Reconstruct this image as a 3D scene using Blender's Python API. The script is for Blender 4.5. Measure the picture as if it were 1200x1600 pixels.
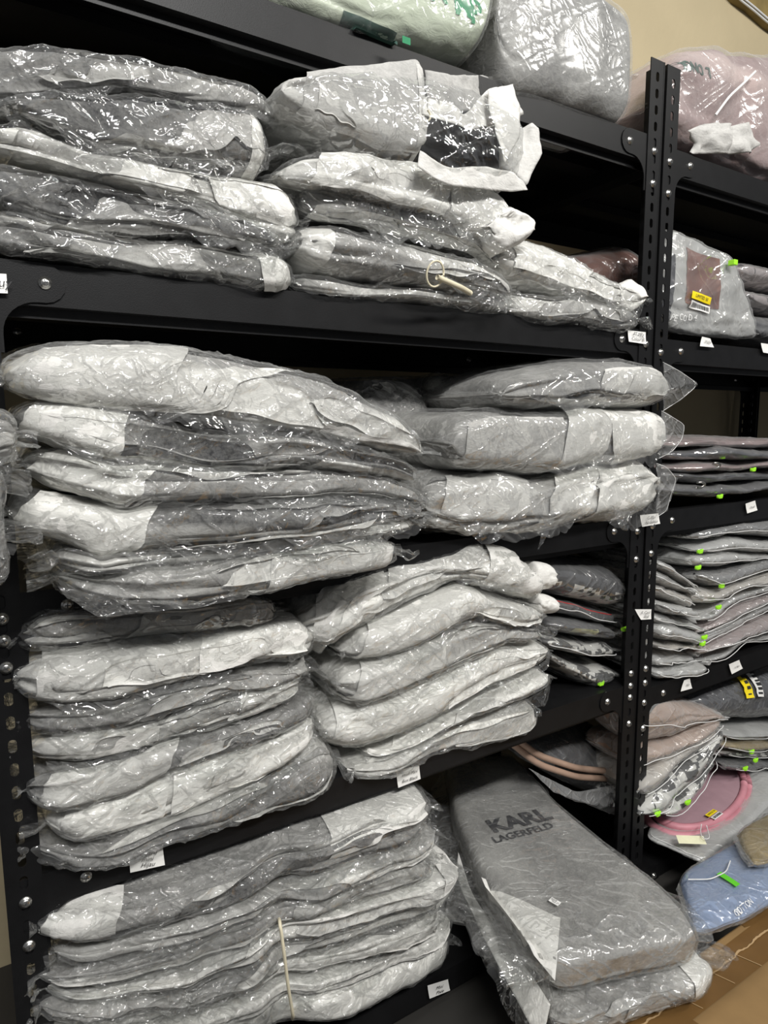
import bpy, math, random
import numpy as np
from mathutils import Matrix, Vector
from mathutils.bvhtree import BVHTree

for o in list(bpy.data.objects): bpy.data.objects.remove(o)
scene = bpy.context.scene
COL = scene.collection

# ------------------------------------------------------------------ camera
F_PX = 1035.1
R = np.array([[0.84723695, -0.53118643, -0.00552577],
              [0.07369488, 0.10722831, 0.99149945],
              [-0.52607853, -0.84044219, 0.1299935]])
CAM = np.array([0.0, -0.75, 0.911])
cd = bpy.data.cameras.new('camera')
cam = bpy.data.objects.new('camera', cd); COL.objects.link(cam)
cd.sensor_fit = 'VERTICAL'; cd.sensor_height = 36.0; cd.lens = F_PX / 1600 * 36.0
cd.clip_start = 0.02
mw = Matrix.Identity(4)
for i in range(3):
    for j in range(3): mw[i][j] = float(R[j, i])
    mw[i][3] = float(CAM[i])
cam.matrix_world = mw
scene.camera = cam

# ------------------------------------------------------------------ world, lamps, exposure
scene.view_settings.view_transform = 'Standard'
scene.view_settings.look = 'None'
scene.view_settings.gamma = 1.0
scene.view_settings.use_curve_mapping = False
scene.view_settings.exposure = 0.12
try:
    scene.cycles.transparent_max_bounces = 24
    scene.cycles.sample_clamp_indirect = 4.0
except Exception: pass
w = bpy.data.worlds.new('world'); scene.world = w; w.use_nodes = True
w.node_tree.nodes['Background'].inputs[0].default_value = (0.92, 0.95, 1.0, 1)
w.node_tree.nodes['Background'].inputs[1].default_value = 0.14

def area_lamp(name, loc, rot, sx, sy, power, color=(1, 1, 1)):
    ld = bpy.data.lights.new(name, 'AREA'); ld.shape = 'RECTANGLE'; ld.size = sx; ld.size_y = sy
    ld.energy = power; ld.color = color
    o = bpy.data.objects.new(name, ld); COL.objects.link(o); o.location = loc; o.rotation_euler = rot
    return o
area_lamp('ceiling_lamp', (0.15, -1.95, 2.50), (0.75, 0, 0), 1.2, 0.14, 66, (1.0, 0.99, 0.97))
area_lamp('ceiling_lamp', (2.0, -1.70, 2.50), (0.65, 0, 0), 1.2, 0.14, 30, (1.0, 0.975, 0.92))
area_lamp('ceiling_lamp', (0.30, -0.70, 2.60), (0.20, 0, 0), 1.2, 0.14, 7, (1.0, 0.99, 0.965))

# ------------------------------------------------------------------ pixel helpers (build time only)
def P(px, py, Y):
    v = R.T @ np.array([px - 600, -(py - 800), -F_PX]); t = (Y - CAM[1]) / v[1]
    return CAM + v * t
def PZ(px, py, z):
    v = R.T @ np.array([px - 600, -(py - 800), -F_PX]); t = (z - CAM[2]) / v[2]
    return CAM + v * t

# ------------------------------------------------------------------ noise
_rs = np.random.RandomState(7)
_perm = np.tile(_rs.permutation(256), 3)
_val = _rs.rand(512)
def vn(p):
    i = np.floor(p).astype(np.int64); f = p - i; i &= 255
    f = f * f * f * (f * (f * 6 - 15) + 10)
    x0, y0, z0 = i[..., 0], i[..., 1], i[..., 2]; x1 = (x0 + 1) & 255; y1 = (y0 + 1) & 255; z1 = (z0 + 1) & 255
    def h(a, b, c): return _val[_perm[_perm[_perm[a] + b] + c]]
    fx, fy, fz = f[..., 0], f[..., 1], f[..., 2]
    a = h(x0, y0, z0) * (1 - fx) + h(x1, y0, z0) * fx; b = h(x0, y1, z0) * (1 - fx) + h(x1, y1, z0) * fx
    c = h(x0, y0, z1) * (1 - fx) + h(x1, y0, z1) * fx; d = h(x0, y1, z1) * (1 - fx) + h(x1, y1, z1) * fx
    return ((a * (1 - fy) + b * fy) * (1 - fz) + (c * (1 - fy) + d * fy) * fz) * 2 - 1
def ridged(p, octs=3):
    s = 0; a = 1.0; q = p + 0.35 * np.stack([vn(p * 1.3 + 9), vn(p * 1.3 + 31), vn(p * 1.3 + 57)], -1)
    for k in range(octs):
        s = s + a * (1 - np.minimum(1, np.abs(vn(q)) * 2.6)) ** 1.5; a *= 0.5; q = q * 2.03 + 17.3
    return s / 1.75
def fbm(p, octs=3):
    s = 0; a = 1.0
    for k in range(octs): s = s + a * vn(p); a *= 0.5; p = p * 2.1 + 5.7
    return s

# ------------------------------------------------------------------ materials
def mat_new(name):
    m = bpy.data.materials.new(name); m.use_nodes = True
    nt = m.node_tree; nt.nodes.clear(); out = nt.nodes.new('ShaderNodeOutputMaterial')
    return m, nt, out
def N(nt, t, **kw):
    n = nt.nodes.new('ShaderNode' + t)
    for k, v in kw.items():
        if k[0] == 'i' and k[1:].isdigit(): n.inputs[int(k[1:])].default_value = v
        else:
            try: n.inputs[k.replace('_', ' ')].default_value = v
            except Exception: setattr(n, k, v)
    return n
def objcoord(nt, scale=(1, 1, 1)):
    tc = N(nt, 'TexCoord'); mp = N(nt, 'Mapping'); mp.inputs['Scale'].default_value = scale
    nt.links.new(tc.outputs['Object'], mp.inputs['Vector']); return mp.outputs['Vector']
def noise(nt, vec, scale, detail=3, rough=0.5, dist=0, ntype=None):
    n = N(nt, 'TexNoise')
    if ntype: n.noise_type = ntype
    n.inputs['Scale'].default_value = scale; n.inputs['Detail'].default_value = detail
    n.inputs['Roughness'].default_value = rough; n.inputs['Distortion'].default_value = dist
    nt.links.new(vec, n.inputs['Vector']); return n.outputs[0]
def ramp(nt, fac, stops):
    r = N(nt, 'ValToRGB'); e = r.color_ramp.elements
    while len(e) < len(stops): e.new(0.5)
    for k, (p, c) in enumerate(stops):
        e[k].position = p; e[k].color = (c, c, c, 1) if isinstance(c, (int, float)) else (*c, 1)
    nt.links.new(fac, r.inputs[0]); return r.outputs[0]
def bump(nt, h, strength, dist, normal=None):
    b = N(nt, 'Bump'); b.inputs['Strength'].default_value = strength; b.inputs['Distance'].default_value = dist
    nt.links.new(h, b.inputs['Height'])
    if normal: nt.links.new(normal, b.inputs['Normal'])
    return b.outputs[0]
def math_(nt, op, a, b=None, c=None):
    m = N(nt, 'Math', operation=op)
    for k, v in enumerate((a, b, c)):
        if v is None: continue
        if isinstance(v, (int, float)): m.inputs[k].default_value = v
        else: nt.links.new(v, m.inputs[k])
    return m.outputs[0]

def plain(name, col, rough=0.5, metal=0.0, spec=0.5, var=0.06, nscale=60, bmp=0.0, bscale=200, bd=0.0005):
    m, nt, out = mat_new(name); b = N(nt, 'BsdfPrincipled'); vec = objcoord(nt)
    f = noise(nt, vec, nscale, 4)
    lo = [c * (1 - var) for c in col]; hi = [min(1, c * (1 + var)) for c in col]
    nt.links.new(ramp(nt, f, [(0.3, tuple(lo)), (0.7, tuple(hi))]), b.inputs['Base Color'])
    b.inputs['Roughness'].default_value = rough; b.inputs['Metallic'].default_value = metal
    b.inputs['Specular IOR Level'].default_value = spec
    if bmp: nt.links.new(bump(nt, noise(nt, vec, bscale, 2), bmp, bd), b.inputs['Normal'])
    nt.links.new(b.outputs[0], out.inputs[0]); return m

def cloth_mat(name, dark, light, mott=0.34):
    m, nt, out = mat_new(name); vec = objcoord(nt); at = N(nt, 'Attribute', attribute_name='lay')
    big = noise(nt, vec, 14, 4, 0.6, 0.4); fine = noise(nt, vec, 260, 3, 0.7, 0.6)
    mid = noise(nt, objcoord(nt, (1, 1, 2.2)), 55, 4, 0.65, 1.2)
    inv = math_(nt, 'SUBTRACT', 1.0, at.outputs['Fac'])
    v = math_(nt, 'MULTIPLY_ADD', math_(nt, 'SUBTRACT', big, 0.5), math_(nt, 'MULTIPLY', inv, mott * 1.6), at.outputs['Fac'])
    v = math_(nt, 'MULTIPLY_ADD', math_(nt, 'SUBTRACT', mid, 0.5), mott * 0.8, v)
    v = math_(nt, 'MULTIPLY_ADD', math_(nt, 'SUBTRACT', fine, 0.5), mott * 0.8, v)
    col = ramp(nt, v, [(0.0, dark), (1.0, light)])
    b = N(nt, 'BsdfPrincipled'); b.inputs['Roughness'].default_value = 0.85
    b.inputs['Specular IOR Level'].default_value = 0.15
    nt.links.new(col, b.inputs['Base Color'])
    n1 = bump(nt, mid, 0.35, 0.004); n2 = bump(nt, fine, 0.25, 0.0006, n1)
    nt.links.new(n2, b.inputs['Normal'])
    nt.links.new(b.outputs[0], out.inputs[0]); return m

def film_mat(name, haze=0.07, rough=0.09, boost=0.55, tint=(0.975, 0.98, 0.975), bs=1.0, add=0.035, cap=0.30):
    m, nt, out = mat_new(name)
    def rot(scale, ry):
        tc = N(nt, 'TexCoord'); mp = N(nt, 'Mapping'); mp.inputs['Scale'].default_value = scale
        mr = N(nt, 'Mapping'); mr.inputs['Rotation'].default_value = (0.2, ry, 0.3)
        nt.links.new(tc.outputs['Object'], mr.inputs['Vector']); nt.links.new(mr.outputs[0], mp.inputs['Vector']); return mp.outputs[0]
    def crease(scale, ry, sc, p, dist):
        n = noise(nt, rot(scale, ry), sc, 2, 0.45, dist)
        v = math_(nt, 'ABSOLUTE', math_(nt, 'SUBTRACT', n, 0.5))
        v = math_(nt, 'SUBTRACT', 1.0, math_(nt, 'MINIMUM', math_(nt, 'MULTIPLY', v, 5.0), 1.0))
        return math_(nt, 'POWER', v, p)
    c1 = crease((0.16, 1, 1.3), 0.5, 20, 4.0, 0.35); c2 = crease((0.22, 1, 1.3), -0.75, 24, 5.0, 0.45); c3 = crease((1, 1, 1), 0.1, 42, 3.0, 0.8)
    mask = noise(nt, objcoord(nt), 9, 1)
    mk = math_(nt, 'MULTIPLY', math_(nt, 'SUBTRACT', mask, 0.35), 3.0)
    c3 = math_(nt, 'MULTIPLY', c3, math_(nt, 'MAXIMUM', math_(nt, 'MINIMUM', mk, 1.0), 0.1))
    big = noise(nt, objcoord(nt), 16, 2, 0.5, 0.3)
    n0 = bump(nt, big, 0.3 * bs, 0.012); n1 = bump(nt, c1, 0.9 * bs, 0.0040, n0); n2 = bump(nt, c2, 0.9 * bs, 0.0032, n1); n3 = bump(nt, c3, 0.8 * bs, 0.0022, n2)
    fr = N(nt, 'Fresnel'); fr.inputs['IOR'].default_value = 1.45; nt.links.new(n3, fr.inputs['Normal'])
    fac = math_(nt, 'MINIMUM', math_(nt, 'MULTIPLY_ADD', fr.outputs[0], boost, add), cap)
    tr = N(nt, 'BsdfTransparent'); tr.inputs[0].default_value = (*tint, 1)
    df = N(nt, 'BsdfDiffuse'); df.inputs[0].default_value = (0.85, 0.85, 0.84, 1); nt.links.new(n3, df.inputs['Normal'])
    tl = N(nt, 'BsdfTranslucent'); tl.inputs[0].default_value = (0.8, 0.8, 0.79, 1)
    dm = N(nt, 'MixShader', i0=0.35); nt.links.new(df.outputs[0], dm.inputs[1]); nt.links.new(tl.outputs[0], dm.inputs[2])
    gl = N(nt, 'BsdfGlossy'); gl.inputs['Roughness'].default_value = rough; nt.links.new(n3, gl.inputs['Normal'])
    # creases scatter a little more than the flat film
    lw = N(nt, 'LayerWeight'); lw.inputs['Blend'].default_value = 0.5; nt.links.new(n0, lw.inputs['Normal'])
    hz = math_(nt, 'MULTIPLY_ADD', math_(nt, 'MAXIMUM', c1, c2), 0.09, haze)
    hz = math_(nt, 'MULTIPLY_ADD', math_(nt, 'POWER', lw.outputs['Facing'], 4.0), 0.20, hz)
    mh = N(nt, 'MixShader'); nt.links.new(hz, mh.inputs[0]); nt.links.new(tr.outputs[0], mh.inputs[1]); nt.links.new(dm.outputs[0], mh.inputs[2])
    mx = N(nt, 'MixShader'); nt.links.new(fac, mx.inputs[0]); nt.links.new(mh.outputs[0], mx.inputs[1]); nt.links.new(gl.outputs[0], mx.inputs[2])
    nt.links.new(mx.outputs[0], out.inputs[0]); return m

def mosaic_mat(name, dark, light, sx=110, thr=0.5):
    """blocky two-tone monogram print"""
    m, nt, out = mat_new(name); vec = objcoord(nt, (sx, sx, sx * 1.0))
    sn = N(nt, 'VectorMath', operation='FLOOR'); nt.links.new(vec, sn.inputs[0])
    wn = N(nt, 'TexWhiteNoise'); nt.links.new(sn.outputs[0], wn.inputs['Vector'])
    sn2 = N(nt, 'VectorMath', operation='FLOOR'); nt.links.new(objcoord(nt, (sx * 0.31, sx * 0.31, sx * 0.5)), sn2.inputs[0])
    wn2 = N(nt, 'TexWhiteNoise'); nt.links.new(sn2.outputs[0], wn2.inputs['Vector'])
    v = math_(nt, 'GREATER_THAN', math_(nt, 'MULTIPLY_ADD', wn.outputs[0], 0.45, math_(nt, 'MULTIPLY', wn2.outputs[0], 0.6)), thr)
    b = N(nt, 'BsdfPrincipled'); b.inputs['Roughness'].default_value = 0.55
    nt.links.new(ramp(nt, v, [(0.0, dark), (1.0, light)]), b.inputs['Base Color'])
    nt.links.new(b.outputs[0], out.inputs[0]); return m

M = {}
M['metal'] = plain('black_powder_coat', (0.007, 0.007, 0.0075), 0.42, 0, 0.22, 0.15, 40, 0.25, 900, 0.0004)
M['zinc'] = plain('zinc_plated_steel', (0.62, 0.61, 0.58), 0.28, 1.0, 0.5, 0.08, 300)
M['slot'] = plain('dark_screw_slot', (0.05, 0.05, 0.05), 0.6)
M['wall'] = plain('cream_painted_plaster', (0.50, 0.42, 0.27), 0.8, 0, 0.2, 0.05, 5, 0.3, 60, 0.002)
M['floor'] = plain('grey_floor_tile', (0.035, 0.033, 0.03), 0.6, 0, 0.4, 0.12, 8)
M['cloth'] = cloth_mat('nonwoven_dust_cloth', (0.016, 0.016, 0.019), (0.83, 0.815, 0.775))
M['clothgreen'] = cloth_mat('cream_green_dust_cloth', (0.30, 0.34, 0.26), (0.62, 0.66, 0.54), 0.14)
M['clothpink'] = cloth_mat('mauve_dust_cloth', (0.17, 0.11, 0.115), (0.62, 0.50, 0.47), 0.2)
M['film'] = film_mat('clear_crinkled_film', 0.035, 0.08, bs=1.4)
M['filmsoft'] = film_mat('clear_soft_film', 0.035, 0.10, 0.45, bs=0.6)
M['filmcalm'] = film_mat('smooth_clear_film', 0.05, 0.24, 0.16, bs=0.3, add=0.004)
M['filmtip'] = film_mat('stiff_clear_film_tip', 0.12, 0.09, 0.6, bs=0.9)
M['zipfilm'] = film_mat('frosted_zip_bag_film', 0.30, 0.18, 0.5, bs=0.5)
M['zipfilmclear'] = film_mat('clear_zip_bag_film', 0.11, 0.12, 0.5, bs=0.5)
M['frost'] = film_mat('heavily_frosted_film', 0.42, 0.2, 0.4, bs=0.3)
M['seam'] = plain('white_zip_strip', (0.72, 0.72, 0.71), 0.35)
M['lime'] = plain('lime_plastic', (0.36, 0.85, 0.03), 0.4)
M['green'] = plain('green_plastic_tag', (0.12, 0.55, 0.03), 0.4)
M['paper'] = plain('white_paper_label', (0.80, 0.79, 0.76), 0.6)
M['papercream'] = plain('cream_paper_tag', (0.74, 0.72, 0.50), 0.6)
M['yellow'] = plain('yellow_sticker', (0.85, 0.66, 0.01), 0.45)
M['ink'] = plain('black_ink', (0.02, 0.02, 0.022), 0.6)
M['inkgrey'] = plain('faded_black_print', (0.035, 0.035, 0.04), 0.8)
M['inkgreen'] = plain('green_print', (0.01, 0.20, 0.08), 0.7)
M['inkgreend'] = plain('dark_green_print', (0.02, 0.06, 0.045), 0.7)
M['inkwhite'] = plain('white_print', (0.75, 0.75, 0.74), 0.6)
M['band'] = plain('cream_rubber_band', (0.66, 0.60, 0.44), 0.5)
M['blackbag'] = plain('black_handbag_leather', (0.004, 0.004, 0.005), 0.7, 0, 0.10, 0.2, 40, 0.3, 300, 0.0006)
M['darkgrey'] = plain('dark_grey_fabric', (0.045, 0.045, 0.05), 0.7, 0, 0.3, 0.3, 30)
M['navy'] = plain('navy_leather', (0.012, 0.014, 0.025), 0.3, 0, 0.6, 0.3, 30)
M['brownred'] = plain('reddish_brown_leather', (0.16, 0.055, 0.035), 0.5, 0, 0.4, 0.3, 20)
M['mauve'] = plain('mauve_leather', (0.25, 0.17, 0.165), 0.5, 0, 0.4, 0.2, 20)
M['tan'] = plain('tan_leather', (0.40, 0.27, 0.20), 0.5, 0, 0.4, 0.15, 25)
M['beige'] = plain('beige_canvas', (0.46, 0.42, 0.37), 0.7, 0, 0.3, 0.15, 25)
M['palegrey'] = plain('pale_grey_canvas', (0.42, 0.42, 0.41), 0.7, 0, 0.3, 0.2, 18)
M['pink'] = plain('dusty_pink_leather', (0.52, 0.22, 0.26), 0.5, 0, 0.4, 0.1, 25)
M['pinkpale'] = plain('pale_mauve_leather', (0.36, 0.23, 0.26), 0.55, 0, 0.4, 0.1, 25)
M['blue'] = plain('pale_blue_cotton', (0.22, 0.30, 0.47), 0.7, 0, 0.3, 0.08, 20)
M['olive'] = plain('olive_tan_cotton', (0.26, 0.19, 0.07), 0.7, 0, 0.3, 0.2, 20)
M['mosaic'] = mosaic_mat('black_white_monogram_print', (0.02, 0.02, 0.02), (0.60, 0.59, 0.56), 95, 0.55)
M['mosaicgrey'] = mosaic_mat('grey_monogram_print', (0.05, 0.04, 0.045), (0.30, 0.26, 0.26), 80, 0.52)
M['card'] = plain('brown_cardboard', (0.25, 0.155, 0.066), 0.8, 0, 0.2, 0.10, 14, 0.2, 120, 0.0008)
M['cardtape'] = plain('brown_packing_tape', (0.145, 0.078, 0.026), 0.32, 0, 0.5, 0.10, 22)
M['cardedge'] = plain('torn_cardboard_edge', (0.42, 0.28, 0.14), 0.8)

# ------------------------------------------------------------------ object helpers
def tag(o, label=None, cat=None, group=None, kind=None):
    if label: o['label'] = label
    if cat: o['category'] = cat
    if group: o['group'] = group
    if kind: o['kind'] = kind
    return o
def empty(name, loc, label, cat, group=None):
    o = bpy.data.objects.new(name, None); COL.objects.link(o); o.location = loc; o.empty_display_size = 0.05
    return tag(o, label, cat, group)
def wpos(o):
    v = np.array(o.location[:])
    return v + wpos(o.parent) if o.parent else v
def mesh(name, V, F, mat, parent=None, smooth=False, attr=None):
    V = np.asarray(V, dtype=np.float64)
    if parent is not None: V = V - wpos(parent)
    me = bpy.data.meshes.new(name)
    if isinstance(F, np.ndarray):
        k = F.shape[1]; me.vertices.add(len(V)); me.vertices.foreach_set('co', V.astype(np.float32).ravel())
        me.loops.add(F.size); me.loops.foreach_set('vertex_index', F.astype(np.int32).ravel())
        me.polygons.add(len(F)); me.polygons.foreach_set('loop_start', np.arange(0, F.size, k, dtype=np.int32))
        me.update(calc_edges=True)
    else:
        me.from_pydata([tuple(v) for v in V], [], [tuple(f) for f in F])
    if smooth: me.polygons.foreach_set('use_smooth', [True] * len(me.polygons))
    if attr is not None:
        a = me.attributes.new('lay', 'FLOAT', 'POINT'); a.data.foreach_set('value', np.asarray(attr, dtype=np.float32).ravel())
    me.materials.append(mat); me.validate(); me.update()
    o = bpy.data.objects.new(name, me); COL.objects.link(o)
    if parent is not None: o.parent = parent
    return o
def boxvf(a, b):
    (x0, y0, z0), (x1, y1, z1) = a, b
    V = [(x0, y0, z0), (x1, y0, z0), (x1, y1, z0), (x0, y1, z0), (x0, y0, z1), (x1, y0, z1), (x1, y1, z1), (x0, y1, z1)]
    return V, [(0, 3, 2, 1), (4, 5, 6, 7), (0, 1, 5, 4), (1, 2, 6, 5), (2, 3, 7, 6), (3, 0, 4, 7)]
def join(parts):
    V = []; F = []
    for v, f in parts:
        k = len(V); V += list(v); F += [tuple(i + k for i in q) for q in f]
    return V, F
def box(name, a, b, mat, parent=None, bev=0.0):
    V, F = boxvf(a, b); o = mesh(name, V, F, mat, parent)
    if bev:
        md = o.modifiers.new('bevel', 'BEVEL'); md.width = bev; md.segments = 2
    return o
def grid_faces(nu, nv, wrapv=False):
    i, j = np.meshgrid(np.arange(nu - 1), np.arange(nv if wrapv else nv - 1), indexing='ij')
    j2 = (j + 1) % nv if wrapv else j + 1
    return np.stack([i * nv + j, i * nv + j2, (i + 1) * nv + j2, (i + 1) * nv + j], -1).reshape(-1, 4)
def tube(name, pts, r, mat, parent=None, seg=8):
    pts = np.array(pts, float); n = len(pts); V = []
    up = np.array([0.13, 0.2, 1.0])
    for k in range(n):
        t = pts[min(k + 1, n - 1)] - pts[max(k - 1, 0)]; t /= np.linalg.norm(t) + 1e-9
        a = np.cross(t, up); a /= np.linalg.norm(a) + 1e-9; b = np.cross(t, a)
        rr = r[k] if hasattr(r, '__len__') else r
        for s in range(seg):
            an = 2 * math.pi * s / seg; V.append(pts[k] + rr * (math.cos(an) * a + math.sin(an) * b))
    F = [tuple(q) for q in grid_faces(n, seg, True)] + [tuple(range(seg)), tuple(reversed(range((n - 1) * seg, n * seg)))]
    return mesh(name, V, F, mat, parent, True)
def smooth_path(pts, n):
    pts = np.array(pts, float); d = np.r_[0, np.cumsum(np.linalg.norm(np.diff(pts, axis=0), axis=1))]
    t = np.linspace(0, d[-1], n); o = np.stack([np.interp(t, d, pts[:, k]) for k in range(3)], 1)
    for _ in range(2): o[1:-1] = (o[:-2] + 2 * o[1:-1] + o[2:]) / 4
    return o
def patch(name, rows, mat, parent, nu=30, nv=10, amp=0.002, fr=30, attr=None, thick=0.0, seed=0):
    """cloth or film sheet lofted through rows of world points"""
    rs = [smooth_path(r, nu) for r in rows]; rs = np.array(rs)
    tt = np.linspace(0, len(rows) - 1, nv); k = np.minimum(tt.astype(int), len(rows) - 2); f = (tt - k)[:, None, None]
    G = rs[k] * (1 - f) + rs[k + 1] * f
    du = np.gradient(G, axis=1); dv = np.gradient(G, axis=0); n = np.cross(du, dv); n /= np.linalg.norm(n, axis=-1, keepdims=True) + 1e-9
    G = G + n * (amp * (fbm(G * fr + seed * 3.1, 2) + 0.6 * ridged(G * fr * 0.7 + seed, 2)))[..., None]
    o = mesh(name, G.reshape(-1, 3), grid_faces(nv, nu), mat, parent, True, None if attr is None else np.full(nu * nv, attr))
    if thick:
        md = o.modifiers.new('solid', 'SOLIDIFY'); md.thickness = thick
    return o
def text_vf(s, size, shear=0.0, bold=0.0):
    cu = bpy.data.curves.new('t', 'FONT'); cu.body = s; cu.size = size; cu.align_x = 'CENTER'; cu.align_y = 'CENTER'
    cu.shear = shear; cu.offset = bold; cu.resolution_u = 3
    o = bpy.data.objects.new('t', cu); COL.objects.link(o)
    dg = bpy.context.evaluated_depsgraph_get(); me = o.evaluated_get(dg).to_mesh()
    V = np.array([v.co[:] for v in me.vertices]); F = [tuple(p.vertices) for p in me.polygons]
    o.evaluated_get(dg).to_mesh_clear(); bpy.data.objects.remove(o); bpy.data.curves.remove(cu)
    return V, F
def text_on_plane(name, s, size, centre, right, up, mat, parent, off=0.0006, shear=0.2, bold=0.0):
    V, F = text_vf(s, size, shear, bold); right = np.array(right, float); right /= np.linalg.norm(right)
    up = np.array(up, float); up -= right * np.dot(up, right); up /= np.linalg.norm(up); n = np.cross(right, up)
    W = np.array(centre) + V[:, :1] * right + V[:, 1:2] * up + n * off
    return mesh(name, W, F, mat, parent)
def drape(name, V, F, target, direction, mat, parent, lift=0.0015, back=0.25):
    """project a flat mesh along a direction on to a mesh object (a print or a sticker)"""
    me = target.data; o0 = Vector(wpos(target))
    bv = BVHTree.FromPolygons([v.co + o0 for v in me.vertices], [tuple(p.vertices) for p in me.polygons])
    d = Vector(direction).normalized(); W = []
    last = 0.25
    for v in V:
        hit = bv.ray_cast(Vector(v) - d * back, d, 1.5)
        if hit[0] is not None: W.append(np.array(hit[0]) - np.array(d) * lift); last = hit[3]
        else: W.append(np.array(Vector(v) - d * (back - last + lift)))
    return mesh(name, W, F, mat, parent, True)
def flat_grid(c, right, up, w, h, nu=10, nv=6):
    right = np.array(right, float); right /= np.linalg.norm(right); up = np.array(up, float); up -= right * np.dot(up, right); up /= np.linalg.norm(up)
    a, b = np.meshgrid(np.linspace(-.5, .5, nu), np.linspace(-.5, .5, nv), indexing='ij')
    return np.array(c) + a.reshape(-1, 1) * w * right + b.reshape(-1, 1) * h * up, grid_faces(nu, nv)
def flat_text(c, right, up, s, size, shear=0, bold=0):
    V, F = text_vf(s, size, shear, bold); right = np.array(right, float); right /= np.linalg.norm(right)
    up = np.array(up, float); up -= right * np.dot(up, right); up /= np.linalg.norm(up)
    return np.array(c) + V[:, :1] * right + V[:, 1:2] * up, F

# ------------------------------------------------------------------ setting
tag(box('floor', (-1.6, -2.6, -0.05), (3.6, 0.46, 0.0), M['floor']), kind='structure')
tag(box('wall_back', (-1.6, 0.46, -0.05), (3.6, 0.54, 2.9), M['wall']), kind='structure')

# ------------------------------------------------------------------ racks
PW = 0.034; PITCH = 0.0254; DEPTH = 0.41; WID = 1.020
def post_vf(h):
    """L-shaped upright with slotted holes in both flanges; corner at origin, flanges along +x and +y"""
    n = int((h - 0.004) / PITCH); K = 12; parts = []
    for fl in (0, 1):
        V = []; F = []
        z00 = (h - n * PITCH) / 2
        def pt(a, z, t): return (a, t, z) if fl == 0 else (t, a, z)
        for t in (0.0, 0.0018):
            base0 = len(V)
            for k in range(n):
                z0 = z00 + k * PITCH; z1 = z0 + PITCH; zc = (z0 + z1) / 2; c = len(V)
                for s in range(K):
                    an = 2 * math.pi * (s + 0.5) / K; x = math.cos(an) * 0.0041; z = math.sin(an) * 0.0041
                    V.append(pt(PW / 2 + x, zc + z + (0.0034 if z > 0 else -0.0034), t))
                sq = []
                for s in range(K):
                    an = 2 * math.pi * (s + 0.5) / K; cx, cz = math.cos(an), math.sin(an); m = max(abs(cx), abs(cz))
                    sq.append((PW / 2 + cx / m * PW / 2, zc + cz / m * PITCH / 2))
                for (a, z) in sq: V.append(pt(a, z, t))
                for s in range(K):
                    s2 = (s + 1) % K; q = (c + s, c + s2, c + K + s2, c + K + s)
                    F.append(q)
                    # close corners
                for (s, ca, cz) in ((1, PW, z1), (4, 0, z1), (7, 0, z0), (10, PW, z0)):
                    V.append(pt(ca, cz, t)); F.append((c + K + s, c + K + (s + 1) % K, len(V) - 1))
        half = len(V) // 2
        for k in range(n):
            c = k * (2 * K + 4)
            for s in range(K): F.append((c + s, c + (s + 1) % K, half + c + (s + 1) % K, half + c + s))
        # outer rim strips
        parts.append((V, F))
        parts.append(boxvf(pt(0, 0, 0), pt(PW, z00, 0.0018))); parts.append(boxvf(pt(0, h - z00, 0), pt(PW, h, 0.0018)))
        parts.append(boxvf(pt(PW, 0, 0), pt(PW + 0.0006, h, 0.0018)))
        if fl == 0: parts.append(boxvf((-0.0006, -0.0004, 0), (0.0016, 0.0016, h)))
    return join(parts)
POST = post_vf(1.5)
def plate_outline():
    L = PW + 0.060; pts = [(0, 0)]
    for k in range(9):
        a = math.pi / 2 - math.pi * k / 8; pts.append((L - 0.019 + 0.019 * math.cos(a), -0.019 + 0.019 * math.sin(a)))
    r = 0.032
    for k in range(9):
        a = math.pi / 2 * k / 8; pts.append((PW + 0.002 + r - r * math.sin(a), -0.038 - r + r * math.cos(a)))
    pts += [(PW + 0.002, -0.088), (0, -0.088)]
    return pts
PL = plate_outline()
def plate_vf(x, y, z, sx, sy=1, ax='x'):
    n = len(PL); V = []
    for t in (0, 0.0018 * sy):
        for (a, b) in PL:
            V.append((x + sx * a, y + t, z + b) if ax == 'x' else (x + t, y + sx * a, z + b))
    return V, [tuple(range(n)), tuple(reversed(range(n, 2 * n)))] + [(k, (k + 1) % n, n + (k + 1) % n, n + k) for k in range(n)]
def screw_proto():
    V = []; F = []; prof = [(0.0064, 0.0), (0.0062, -0.0012), (0.0048, -0.0016), (0.0046, -0.0026), (0.0032, -0.0036), (0.0, -0.0040)]
    n = 14
    for r, y in prof:
        for s in range(n): a = 2 * math.pi * s / n; V.append((r * math.cos(a), y, r * math.sin(a)))
    F = [tuple(q) for q in grid_faces(len(prof), n, True)]
    me = bpy.data.meshes.new('screw'); me.from_pydata(V, [], F); me.materials.append(M['zinc'])
    me.polygons.foreach_set('use_smooth', [True] * len(me.polygons))
    Vc, Fc = join([boxvf((-0.0026, -0.0046, -0.0005), (0.0026, -0.0036, 0.0005)), boxvf((-0.0005, -0.0046, -0.0026), (0.0005, -0.0036, 0.0026))])
    mc = bpy.data.meshes.new('cross_slot'); mc.from_pydata(Vc, [], Fc); mc.materials.append(M['slot'])
    return me, mc
SCREW, CROSS = screw_proto()
def screw(root, x, y, z, rng, rz=0.0):
    o = bpy.data.objects.new('screw', SCREW); COL.objects.link(o); o.parent = root
    o.location = np.array([x, y, z]) - wpos(root); o.rotation_euler = (0, rng.uniform(0, 3.1), rz)
    c = bpy.data.objects.new('cross_slot', CROSS); COL.objects.link(c); c.parent = o
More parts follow.
